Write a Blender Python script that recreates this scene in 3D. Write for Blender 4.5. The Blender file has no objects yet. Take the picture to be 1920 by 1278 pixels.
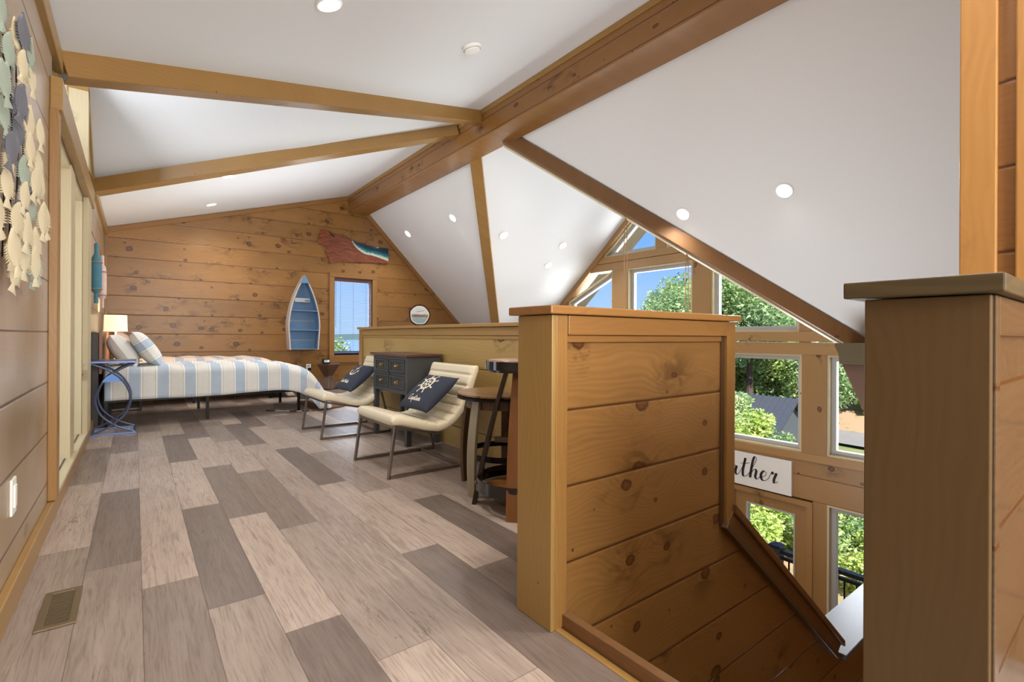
import bpy, bmesh, math, random
from math import sin, cos, pi, radians as R
from mathutils import Vector, Matrix, noise
random.seed(7)
S = bpy.context.scene
COL = S.collection

# ------------------------------------------------------------------ materials
def lin(c):
    return tuple(((x/255)/12.92 if x/255 <= .04045 else ((x/255+.055)/1.055)**2.4) for x in c) + (1,)
class NT:
    def __init__(s, name):
        s.m = bpy.data.materials.new(name); s.m.use_nodes = True
        s.t = s.m.node_tree; s.b = s.t.nodes['Principled BSDF']; s.out = s.t.nodes['Material Output']
    def n(s, typ, **k):
        nd = s.t.nodes.new(typ)
        for a, v in k.items(): setattr(nd, a, v)
        return nd
    def L(s, a, b): s.t.links.new(a, b)
    def put(s, sock, v):
        if hasattr(v, 'links') or hasattr(v, 'is_linked'): s.L(v, sock)
        else: sock.default_value = v
    def math(s, op, a, b=0.0, c=None, clamp=False):
        nd = s.n('ShaderNodeMath', operation=op); nd.use_clamp = clamp
        s.put(nd.inputs[0], a); s.put(nd.inputs[1], b)
        if c is not None: s.put(nd.inputs[2], c)
        return nd.outputs[0]
    def comb(s, x, y, z):
        nd = s.n('ShaderNodeCombineXYZ'); s.put(nd.inputs[0], x); s.put(nd.inputs[1], y); s.put(nd.inputs[2], z)
        return nd.outputs[0]
    def noise(s, vec, scale=1.0, detail=3.0, rough=.5, dist=0.0):
        nd = s.n('ShaderNodeTexNoise'); s.L(vec, nd.inputs['Vector'])
        nd.inputs['Scale'].default_value = scale; nd.inputs['Detail'].default_value = detail
        nd.inputs['Roughness'].default_value = rough; nd.inputs['Distortion'].default_value = dist
        return nd.outputs[0]
    def mix(s, f, a, b, mode='MIX'):
        nd = s.n('ShaderNodeMix', data_type='RGBA', blend_type=mode)
        s.put(nd.inputs[0], f); s.put(nd.inputs[6], a); s.put(nd.inputs[7], b)
        return nd.outputs[2]
    def step(s, v, a, b):      # smoothstep 0->1 as v goes a->b
        nd = s.n('ShaderNodeMapRange', interpolation_type='SMOOTHSTEP')
        s.put(nd.inputs[0], v); nd.inputs[1].default_value = a; nd.inputs[2].default_value = b
        return nd.outputs[0]
    def bump(s, h, strength=.3, dist=.01):
        nd = s.n('ShaderNodeBump'); nd.inputs['Strength'].default_value = strength
        nd.inputs['Distance'].default_value = dist; s.L(h, nd.inputs['Height']); s.L(nd.outputs[0], s.b.inputs['Normal'])
    def xyz(s):
        tc = s.n('ShaderNodeTexCoord'); sp = s.n('ShaderNodeSeparateXYZ'); s.L(tc.outputs['Object'], sp.inputs[0])
        return sp.outputs[0], sp.outputs[1], sp.outputs[2], tc.outputs['Object']

def flat(name, c, rough=.5, metal=0, var=.0, vscale=8, bump=0, emit=None, es=0, spec=.5, coat=0, sheen=0):
    N = NT(name); x, y, z, P = N.xyz()
    N.b.inputs['Roughness'].default_value = rough; N.b.inputs['Metallic'].default_value = metal
    N.b.inputs['Specular IOR Level'].default_value = spec; N.b.inputs['Coat Weight'].default_value = coat
    if sheen: N.b.inputs['Sheen Weight'].default_value = sheen
    nz = N.noise(P, vscale, 4)
    d = tuple(v*(1-var) for v in lin(c)[:3])+(1,)
    N.L(N.mix(nz, lin(c), d), N.b.inputs['Base Color'])
    if bump: N.bump(nz, bump, .01)
    if emit: N.b.inputs['Emission Color'].default_value = lin(emit); N.b.inputs['Emission Strength'].default_value = es
    return N.m

def soft(c, k=.20, g=.91):
    l = .3*c[0]+.6*c[1]+.1*c[2]
    return tuple(min(250, (v*(1-k)+l*k)*g*w_) for v, w_ in zip(c, (.975, 1.0, .89)))
def pine(name, base, dark, along='X', course=None, z0=0.0, knots=.5, rough=.38, tone=.14, grain=.45, across=None, white=0, ks=1.0, light_groove=0, across_w=None, wave=.5):
    base = soft(base); dark = soft(dark)
    N = NT(name); x, y, z, P = N.xyz(); ax = dict(X=x, Y=y, Z=z)
    a = ax[along]; c = ax[across or ('X' if along == 'Z' else 'Z')]
    o = [k for k in 'XYZ' if k not in (along, across or ('X' if along == 'Z' else 'Z'))][0]; o = ax[o]
    h = course or .4
    cc = N.math('DIVIDE', N.math('SUBTRACT', c, z0), h)
    b = N.math('FLOOR', cc) if course else N.math('MULTIPLY', o, 0.7)
    fr = N.math('FRACT', cc)
    bid = N.math('MULTIPLY', b, 7.31)
    # knots
    kw = h if course else .22
    kv = N.comb(N.math('ADD', N.math('DIVIDE', a, .34*ks), bid), N.math('DIVIDE', c, kw), bid)
    vo = N.n('ShaderNodeTexVoronoi'); N.L(kv, vo.inputs['Vector']); vo.inputs['Scale'].default_value = 1.0
    vo.voronoi_dimensions = '2D'; vo.inputs['Randomness'].default_value = .85
    d0 = N.math('ADD', vo.outputs['Distance'], N.math('MULTIPLY', N.math('SUBTRACT', N.noise(P, 22, 2), .5), .10))
    sp = N.n('ShaderNodeSeparateColor'); N.L(vo.outputs['Color'], sp.inputs[0])
    gate = N.math('GREATER_THAN', sp.outputs[0], 1-knots)
    kr = N.math('MULTIPLY_ADD', N.math('POWER', sp.outputs[1], 2.0), .085, .035)
    kd = N.math('DIVIDE', d0, kr)
    core = N.math('MULTIPLY', N.math('SUBTRACT', 1.0, N.step(kd, .75, 1.15)), gate)
    ring = N.math('MULTIPLY', N.math('MULTIPLY', N.step(kd, .55, .95), N.math('SUBTRACT', 1.0, N.step(kd, 1.0, 1.35))), gate)
    halo = N.math('MULTIPLY', N.math('SUBTRACT', 1.0, N.step(d0, .05, .62)), gate)
    # grain
    warp = N.noise(N.comb(N.math('MULTIPLY', a, 1.6), N.math('MULTIPLY', c, 5.0), bid), 1.0, 2)
    w = N.math('ADD', N.math('MULTIPLY_ADD', warp, .16, c), N.math('MULTIPLY', halo, .07))
    wv = N.n('ShaderNodeMath', operation='SINE'); N.L(N.math('MULTIPLY', w, 2*pi/.021), wv.inputs[0])
    wav = N.math('MULTIPLY_ADD', wv.outputs[0], .5, .5)
    fine = N.noise(N.comb(N.math('MULTIPLY', a, 5.0), N.math('MULTIPLY', w, 130.0), N.math('MULTIPLY', o, 40.0)), 1.0, 4, .65)
    g = N.math('ADD', N.math('MULTIPLY', N.math('MULTIPLY', wav, warp), wave), N.math('MULTIPLY', fine, 1.0-wave*.6))
    blotch = N.noise(N.comb(N.math('MULTIPLY', a, 2.3), N.math('MULTIPLY', c, 6.0), bid), 1.0, 3)
    col = N.mix(N.math('MULTIPLY', g, grain, clamp=True), lin(base), lin(dark))
    tn = N.noise(N.comb(N.math('MULTIPLY', a, .35), bid, N.math('MULTIPLY', bid, 1.7)), 1.3, 1)
    hs = N.n('ShaderNodeHueSaturation'); N.L(col, hs.inputs['Color'])
    N.L(N.math('MULTIPLY_ADD', N.math('SUBTRACT', N.math('ADD', tn, N.math('MULTIPLY', blotch, .45)), .72), tone*4, 1.0), hs.inputs['Value'])
    col = hs.outputs[0]
    dk = tuple(v*.5 for v in lin(dark)[:3])+(1,)
    col = N.mix(N.math('MULTIPLY', N.math('MULTIPLY', N.math('MULTIPLY', halo, N.math('GREATER_THAN', sp.outputs[2], .45)), N.step(N.noise(N.comb(N.math('MULTIPLY', a, 7.0), N.math('MULTIPLY', c, 13.0), bid), 1.0, 3, .6, .8), .44, .62)), .62), col, dk)
    col = N.mix(N.math('MULTIPLY', core, .75), col, lin((92, 48, 22)))
    col = N.mix(N.math('MULTIPLY', ring, .8), col, lin((58, 30, 14)))
    # small pin knots / nail heads
    vp = N.n('ShaderNodeTexVoronoi'); N.L(P, vp.inputs['Vector']); vp.inputs['Scale'].default_value = 5.5
    col = N.mix(N.math('MULTIPLY', N.math('LESS_THAN', vp.outputs['Distance'], .035), .8), col, lin((60, 34, 16)))
    if white:
        col = N.mix(N.math('MULTIPLY', N.step(N.noise(P, 1.1, 3), .3, .7), white, clamp=True), col, lin((196, 182, 172)))  # flash wash painted as pale patches into the left wall colour
    hgt = N.math('MULTIPLY', fine, .25)
    if course:
        e = N.math('MINIMUM', fr, N.math('SUBTRACT', 1.0, fr))
        gw = .0035/h
        gr = N.math('SUBTRACT', 1.0, N.step(e, gw*.7, gw*1.6))
        col = N.mix(N.math('MULTIPLY', gr, .88), col, lin((70, 38, 16)) if not light_groove else lin((190, 195, 200)))
        hgt = N.math('ADD', hgt, N.math('MULTIPLY', N.step(e, 0, gw*3), 2.0))
    N.L(col, N.b.inputs['Base Color'])
    N.b.inputs['Roughness'].default_value = rough
    N.bump(hgt, .25, .004)
    return N.m

M = {}
HO = 0.255
M['far'] = pine('pine_far_wall', (194, 128, 60), (122, 68, 24), 'X', .283, 2.367-9*.283+.003, knots=.9, rough=.33, grain=.75, tone=.19)
M['left'] = pine('pine_left_wall', (186, 144, 104), (140, 100, 66), 'Y', HO, .195, knots=.32, rough=.3, white=.7, grain=.6, tone=.1, ks=1.6)
M['near'] = pine('pine_half_wall', (184, 124, 66), (128, 76, 32), 'X', HO, .705-6*HO, knots=.85, rough=.3, grain=.7, tone=.15, ks=1.0)
M['rail'] = pine('pine_long_half_wall', (208, 164, 98), (158, 106, 50), 'Y', HO, .682-6*HO, knots=.3, rough=.33, grain=.5, tone=.1, ks=1.5)
M['dark'] = pine('pine_shaded_panel', (112, 86, 70), (66, 50, 40), 'X', .255, .615-6*HO, knots=.3, rough=.2, grain=.6)  # same pine, darkened in its base colour for the shaded pillar side
M['trimX'] = pine('pine_trim_x', (184, 120, 62), (132, 74, 30), 'X', knots=.1, rough=.32, tone=.05)
M['trimY'] = pine('pine_trim_y', (196, 142, 78), (146, 94, 42), 'Y', knots=.1, rough=.34, tone=.05)
M['trimZ'] = pine('pine_trim_z', (188, 128, 66), (138, 82, 34), 'Z', knots=.1, rough=.34, tone=.05)
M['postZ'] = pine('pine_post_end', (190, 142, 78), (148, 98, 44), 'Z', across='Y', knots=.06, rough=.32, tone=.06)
M['pillZ'] = pine('pine_shaded_post', (104, 72, 32), (68, 44, 18), 'Z', across='Y', knots=.12, rough=.5, tone=.06)  # shade on the pillar end put into the base colour
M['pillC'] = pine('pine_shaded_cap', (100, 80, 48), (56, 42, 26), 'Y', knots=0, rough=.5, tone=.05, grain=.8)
M['tallZ'] = pine('pine_tall_trim', (200, 132, 66), (150, 88, 38), 'Z', across='Y', knots=.2, rough=.35, tone=.05)
M['tallY'] = pine('pine_tall_wall', (176, 112, 56), (128, 72, 32), 'Y', HO, .19, knots=.2, rough=.35, tone=.05)
M['win'] = pine('pine_window_wall', (190, 134, 84), (146, 92, 50), 'Y', .31, -1.17, knots=.4, rough=.4, tone=.08)
M['winY'] = pine('pine_window_trim', (196, 140, 88), (150, 96, 52), 'Y', knots=.12, rough=.4, tone=.05)
M['winZ'] = pine('pine_window_post', (190, 134, 82), (146, 92, 50), 'Z', across='Y', knots=.12, rough=.4, tone=.05)
M['beam'] = pine('pine_ridge_beam', (178, 114, 58), (128, 70, 28), 'Y', .175, .02, knots=.4, rough=.27, tone=.1, ks=.9)
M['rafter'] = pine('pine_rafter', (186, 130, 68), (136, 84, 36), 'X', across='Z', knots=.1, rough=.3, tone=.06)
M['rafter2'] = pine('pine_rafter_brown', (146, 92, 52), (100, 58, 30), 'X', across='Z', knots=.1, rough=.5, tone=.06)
M['jamb'] = pine('pale_jamb_wood', (232, 204, 180), (206, 176, 146), 'Z', across='X', knots=.1, rough=.45, tone=.04, grain=.5)
M['pale'] = pine('pale_jamb_wood_y', (232, 206, 182), (206, 176, 146), 'Y', knots=.05, rough=.45, tone=.04, grain=.4)
M['ceil'] = flat('white_ceiling', (226, 229, 232), .75, var=.03, vscale=40, bump=.03)
M['sash'] = flat('grey_vinyl_sash', (176, 176, 174), .4, var=.03)
M['white'] = flat('white_plastic', (240, 240, 236), .35, var=.02)
M['black'] = flat('black_metal', (26, 24, 24), .35, .6, var=.2)
M['blackp'] = flat('black_plastic', (24, 24, 26), .35, var=.1)
M['gloss'] = flat('glossy_black_band', (18, 18, 20), .14, .3, var=.3, coat=.6)
M['steel'] = flat('brushed_dark_steel', (150, 138, 128), .28, .85, var=.25, vscale=30)
M['bluemet'] = flat('blue_grey_metal', (112, 128, 166), .3, .75, var=.25, vscale=20)
M['plate'] = flat('blue_metal_plate', (92, 128, 184), .3, .6, var=.35, vscale=25)
M['leather'] = flat('cream_leather', (226, 214, 186), .42, var=.05, vscale=30, bump=.05)
M['denim'] = flat('navy_denim', (52, 58, 74), .9, var=.3, vscale=160, bump=.3)
M['ink'] = flat('cream_embroidery', (226, 220, 200), .8, var=.05)
M['cab'] = flat('charcoal_paint', (64, 66, 66), .5, var=.12, vscale=14)
M['cabtop'] = flat('worn_brown_top', (92, 58, 48), .3, var=.35, vscale=9)
M['brass'] = flat('brass', (190, 160, 100), .25, .9, var=.2, vscale=50)
M['shade'] = flat('lamp_shade_linen', (250, 232, 196), .8, var=.02, emit=(255, 232, 196), es=.42)
M['linen'] = flat('white_linen', (238, 236, 230), .85, var=.06, vscale=60, bump=.08)
M['pink'] = flat('blush_linen', (206, 176, 158), .85, var=.06, vscale=60)
M['head'] = flat('dark_headboard', (52, 40, 36), .45, var=.3, vscale=10)
M['headw'] = flat('brown_headboard_face', (150, 106, 78), .4, var=.2, vscale=10)
M['walnut'] = pine('walnut_block', (108, 66, 48), (70, 38, 28), 'Z', across='X', knots=.05, rough=.4, tone=.05)
M['stave'] = pine('barrel_stave_orange', (168, 96, 42), (112, 54, 22), 'Z', across='X', knots=.05, rough=.3)
M['stavew'] = pine('weathered_stave', (186, 166, 148), (130, 106, 88), 'Z', across='X', knots=.05, rough=.5, tone=.12)
M['staveb'] = pine('brown_stave', (112, 74, 48), (66, 40, 26), 'Z', across='X', knots=.05, rough=.35)
M['staved'] = pine('dark_stave', (50, 34, 28), (22, 16, 14), 'Z', across='X', knots=.05, rough=.22)
M['tabtop'] = pine('barrel_table_top', (160, 104, 62), (104, 62, 34), 'Y', across='X', course=.09, z0=.0, knots=.05, rough=.3)
M['bronze'] = flat('bronze_register', (128, 112, 86), .4, .6, var=.15)
M['slot'] = flat('dark_slots', (38, 32, 26), .8)
M['boatin'] = flat('boat_blue_paint', (108, 146, 184), .55, var=.22, vscale=7)
M['boatout'] = flat('boat_weathered_white', (206, 196, 188), .6, var=.15, vscale=9)
M['bark'] = flat('dark_bark', (54, 38, 28), .9, var=.4, vscale=30, bump=.5)
M['slice'] = flat('bleached_slice', (224, 214, 200), .7, var=.06)
M['cream'] = flat('fish_cream', (226, 212, 176), .45, .2, var=.12, vscale=60)
M['fgrey'] = flat('fish_blue_grey', (120, 122, 132), .4, .4, var=.3, vscale=70)
M['fgreen'] = flat('fish_sage', (172, 186, 168), .45, .2, var=.2, vscale=50)
M['teal'] = flat('teal_buoy_paint', (78, 140, 160), .6, var=.4, vscale=18)
M['pinkb'] = flat('white_pink_buoy_paint', (226, 200, 188), .6, var=.2, vscale=24)
M['rope'] = flat('rope', (176, 140, 100), .9, var=.3, vscale=60)
M['slat'] = flat('blind_slat', (112, 130, 176), .5, var=.05)
M['maroon'] = flat('maroon_blind_rail', (96, 62, 60), .5, var=.2)
M['capgrey'] = flat('sky_sheen_cap', (104, 109, 118), .3, var=.12, vscale=5)  # grey base stands in for sky reflection on the glossy cap
M['roofgrey'] = flat('shed_metal_roof', (84, 88, 96), .4, .3, var=.1)
M['shedwall'] = flat('shed_grey_siding', (84, 90, 98), .7, var=.12)
M['soffit'] = flat('rough_grey_soffit', (128, 122, 110), .85, var=.4, vscale=6, bump=.1)
M['trunk'] = flat('tree_bark', (96, 78, 62), .9, var=.4, vscale=6)
M['deckd'] = flat('deck_rail_dark', (50, 50, 60), .4, var=.2)
M['deckp'] = flat('deck_post_brown', (96, 82, 76), .6, var=.2)
M['gravel'] = flat('grey_road', (136, 134, 134), .9, var=.15, vscale=3)
M['water'] = flat('blue_water', (132, 164, 214), .25, var=.15, vscale=.02)
M['hill'] = flat('far_wooded_hill', (98, 124, 118), .95, var=.4, vscale=.05)
M['signw'] = flat('sign_white_board', (226, 224, 220), .6, var=.05, vscale=12)
M['blackink'] = flat('black_ink', (22, 22, 24), .6)
M['down'] = flat('downlight_lens', (255, 252, 245), .5, emit=(255, 250, 240), es=6)
M['brown'] = flat('brown_hood_panel', (88, 60, 46), .5, var=.15)

def leaf(name, c1, c2):
    N = NT(name); x, y, z, P = N.xyz()
    oi = N.n('ShaderNodeNewGeometry')
    f = N.math('MULTIPLY', N.noise(P, 1.1, 3), 1.0)
    f2 = N.step(N.math('ADD', f, N.math('MULTIPLY', oi.outputs['Random Per Island'], .5)), .42, 1.0)
    N.L(N.mix(f2, lin(c1), lin(c2)), N.b.inputs['Base Color']); N.b.inputs['Roughness'].default_value = .55
    N.b.inputs['Specular IOR Level'].default_value = .25
    tr = N.n('ShaderNodeBsdfTranslucent'); N.L(N.mix(f2, lin(c1), lin(c2)), tr.inputs['Color'])
    ms = N.n('ShaderNodeMixShader'); ms.inputs[0].default_value = .35
    N.L(N.b.outputs[0], ms.inputs[1]); N.L(tr.outputs[0], ms.inputs[2]); N.L(ms.outputs[0], N.out.inputs[0])
    return N.m
M['leafA'] = leaf('leaf_mid_green', (124, 158, 92), (214, 228, 160))
M['leafB'] = leaf('leaf_dark_green', (92, 128, 84), (184, 208, 150))
M['leafC'] = leaf('leaf_bright_green', (150, 184, 88), (232, 240, 158))

def ground_mat():
    N = NT('rough_ground'); x, y, z, P = N.xyz()
    bk = N.n('ShaderNodeVectorMath', operation='DISTANCE'); N.L(P, bk.inputs[0]); bk.inputs[1].default_value = (24.8, 7.9, -2)
    tan = N.math('MAXIMUM', N.step(N.noise(P, .35, 4), .46, .66), N.math('SUBTRACT', 1.0, N.step(bk.outputs['Value'], 2.2, 4.5)))
    c = N.mix(tan, lin((104, 130, 70)), lin((168, 140, 114)))
    c = N.mix(N.step(N.noise(P, 3.0, 4), .5, .7), c, lin((142, 130, 92)))
    N.L(c, N.b.inputs['Base Color']); N.b.inputs['Roughness'].default_value = .95
    return N.m
M['ground'] = ground_mat()

def glass_mat():
    N = NT('window_glass')
    tr = N.n('ShaderNodeBsdfTransparent'); gl = N.n('ShaderNodeBsdfGlossy'); gl.inputs['Roughness'].default_value = .02
    fr = N.n('ShaderNodeFresnel'); fr.inputs[0].default_value = 1.25
    ms = N.n('ShaderNodeMixShader'); N.L(fr.outputs[0], ms.inputs[0]); N.L(tr.outputs[0], ms.inputs[1]); N.L(gl.outputs[0], ms.inputs[2])
    N.L(ms.outputs[0], N.out.inputs[0]); return N.m
M['glass'] = glass_mat()

def floor_mat():
    N = NT('vinyl_plank_floor'); x, y, z, P = N.xyz()
    at = N.n('ShaderNodeAttribute', attribute_name='tone'); sp = N.n('ShaderNodeSeparateColor'); N.L(at.outputs['Color'], sp.inputs[0])
    uv = N.n('ShaderNodeUVMap'); su = N.n('ShaderNodeSeparateXYZ'); N.L(uv.outputs[0], su.inputs[0])
    t, r = sp.outputs[0], sp.outputs[1]
    rr = N.math('MULTIPLY', r, 37.0)
    warp = N.noise(N.comb(N.math('MULTIPLY', x, 9.0), N.math('MULTIPLY', y, 1.6), rr), 1.0, 3)
    fine = N.noise(N.comb(N.math('MULTIPLY_ADD', warp, 8.0, N.math('MULTIPLY', x, 150.0)), N.math('MULTIPLY', y, 6.0), rr), 1.0, 5, .7)
    med = N.noise(N.comb(N.math('MULTIPLY', x, 24.0), N.math('MULTIPLY', y, 1.8), rr), 1.0, 4, .6, .6)
    dk = N.mix(med, lin((84, 74, 69)), lin((132, 118, 110)))
    lt = N.mix(med, lin((160, 141, 128)), lin((206, 190, 177)))
    c = N.mix(t, dk, lt)
    c = N.mix(N.math('MULTIPLY', N.step(fine, .45, .7), .5), c, lin((88, 66, 54)))
    wv = N.n('ShaderNodeMath', operation='SINE'); N.L(N.math('MULTIPLY', N.math('MULTIPLY_ADD', warp, .35, x), 190.0), wv.inputs[0])
    c = N.mix(N.math('MULTIPLY', N.math('MULTIPLY', N.math('MULTIPLY_ADD', wv.outputs[0], .5, .5), N.step(warp, .5, .7)), .30), c, lin((92, 72, 60)))
    # long dark checks
    ck = N.noise(N.comb(N.math('MULTIPLY', x, 16.0), N.math('MULTIPLY', y, 2.6), N.math('ADD', rr, 5.0)), 1.0, 5, .75, 1.2)
    crk = N.math('SUBTRACT', 1.0, N.step(N.math('ABSOLUTE', N.math('SUBTRACT', ck, .6)), .004, .022))
    c = N.mix(N.math('MULTIPLY', crk, N.math('MULTIPLY', N.step(N.noise(P, 2.1, 2), .52, .66), .6)), c, lin((70, 50, 38)))
    u, v = su.outputs[0], su.outputs[1]
    e = N.math('MINIMUM', N.math('MINIMUM', u, N.math('SUBTRACT', .1795, u)), N.math('MINIMUM', v, N.math('SUBTRACT', 1.217, v)))
    gp = N.math('SUBTRACT', 1.0, N.step(e, .0006, .0022))
    c = N.mix(N.math('MULTIPLY', gp, .6), c, lin((70, 56, 48)))
    N.L(c, N.b.inputs['Base Color'])
    N.L(N.math('MULTIPLY_ADD', fine, .14, .30), N.b.inputs['Roughness'])
    N.bump(N.math('SUBTRACT', N.math('MULTIPLY', fine, .35), gp), .22, .002)
    return N.m
M['floor'] = floor_mat()

def stripe_mat(name, tint=(1, 1, 1)):
    N = NT(name); uv = N.n('ShaderNodeUVMap'); su = N.n('ShaderNodeSeparateXYZ'); N.L(uv.outputs[0], su.inputs[0])
    x, y, z, P = N.xyz()
    u = su.outputs[0]
    f = N.math('FRACT', N.math('DIVIDE', N.math('ADD', u, .1215+2.43), .243))
    d = N.math('ABSOLUTE', N.math('SUBTRACT', f, .5))          # 0 at the middle of a blue band
    blue = N.math('LESS_THAN', d, .205)
    wht = N.math('MULTIPLY', N.math('GREATER_THAN', d, .205), N.math('LESS_THAN', d, .262))
    shd = N.math('MULTIPLY', N.math('GREATER_THAN', d, .262), N.math('LESS_THAN', d, .285))
    T = lambda c: tuple(a*b for a, b in zip(lin(c)[:3], tint))+(1,)
    wr = N.noise(P, 9, 4)
    c = N.mix(wr, T((240, 239, 234)), T((226, 226, 222)))
    c = N.mix(blue, c, N.mix(wr, T((198, 213, 228)), T((178, 195, 214))))
    c = N.mix(wht, c, T((248, 248, 242))); c = N.mix(N.math('MULTIPLY', shd, .4), c, T((120, 120, 120)))
    N.L(c, N.b.inputs['Base Color']); N.b.inputs['Roughness'].default_value = .9
    N.bump(N.noise(P, 26, 4), .35, .008)
    return N.m
M['stripe'] = stripe_mat('striped_duvet_cloth')
M['stripep'] = stripe_mat('striped_duvet_cloth_warm', (.93, .78, .70))

def slab_mat():
    N = NT('live_edge_slab'); uv = N.n('ShaderNodeUVMap'); su = N.n('ShaderNodeSeparateXYZ'); N.L(uv.outputs[0], su.inputs[0])
    x, y, z, P = N.xyz()
    w = N.math('ADD', N.math('MULTIPLY', z, 34.0), N.math('MULTIPLY', N.noise(P, 4, 2), 9.0))
    g = N.noise(N.comb(N.math('MULTIPLY', x, 3.0), w, 0.0), 1.2, 4, .6)
    c = N.mix(N.step(g, .25, .8), lin((150, 84, 56)), lin((78, 38, 26)))
    N.L(c, N.b.inputs['Base Color']); N.b.inputs['Roughness'].default_value = .2
    return N.m
M['slab'] = slab_mat()
def resin_mat():
    N = NT('ocean_resin'); uv = N.n('ShaderNodeUVMap'); su = N.n('ShaderNodeSeparateXYZ'); N.L(uv.outputs[0], su.inputs[0])
    x, y, z, P = N.xyz()
    v = N.math('ADD', su.outputs[1], N.math('MULTIPLY', N.math('SUBTRACT', N.noise(P, 24, 4), .5), .25))
    c = N.mix(N.step(v, .35, .75), lin((16, 52, 68)), lin((34, 128, 146)))
    c = N.mix(N.step(v, .7, .92), c, lin((206, 222, 208)))
    N.L(c, N.b.inputs['Base Color']); N.b.inputs['Roughness'].default_value = .08
    return N.m
M['resin'] = resin_mat()
def art_mat():
    N = NT('painted_shore_scene'); x, y, z, P = N.xyz()
    n = N.noise(P, 60, 4)
    c = N.mix(n, lin((214, 214, 208)), lin((168, 172, 180)))
    zz = N.math('ADD', z, N.math('MULTIPLY', n, .02))
    c = N.mix(N.math('SUBTRACT', 1.0, N.step(zz, -.025, -.005)), c, lin((120, 150, 160)))
    c = N.mix(N.math('MULTIPLY', N.step(zz, -.02, -.008), N.math('SUBTRACT', 1.0, N.step(zz, .008, .026))), c, lin((128, 108, 84)))
    N.L(c, N.b.inputs['Base Color']); N.b.inputs['Roughness'].default_value = .6
    return N.m
M['art'] = art_mat()
def hide_mat():
    N = NT('striped_hide'); x, y, z, P = N.xyz()
    w = N.math('SINE', N.math('MULTIPLY', N.math('ADD', N.math('ADD', y, N.math('MULTIPLY', x, .6)), N.math('MULTIPLY', N.noise(P, 7, 2), .12)), 95.0), 0)
    st = N.mix(N.math('GREATER_THAN', w, .1), lin((214, 200, 186)), lin((30, 24, 22)))
    br = N.mix(N.noise(P, 8, 4), lin((150, 100, 66)), lin((84, 56, 38)))
    c = N.mix(N.step(x, 1.74, 1.80), st, br)
    N.L(c, N.b.inputs['Base Color']); N.b.inputs['Roughness'].default_value = .85
    return N.m
M['hide'] = hide_mat()

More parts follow.
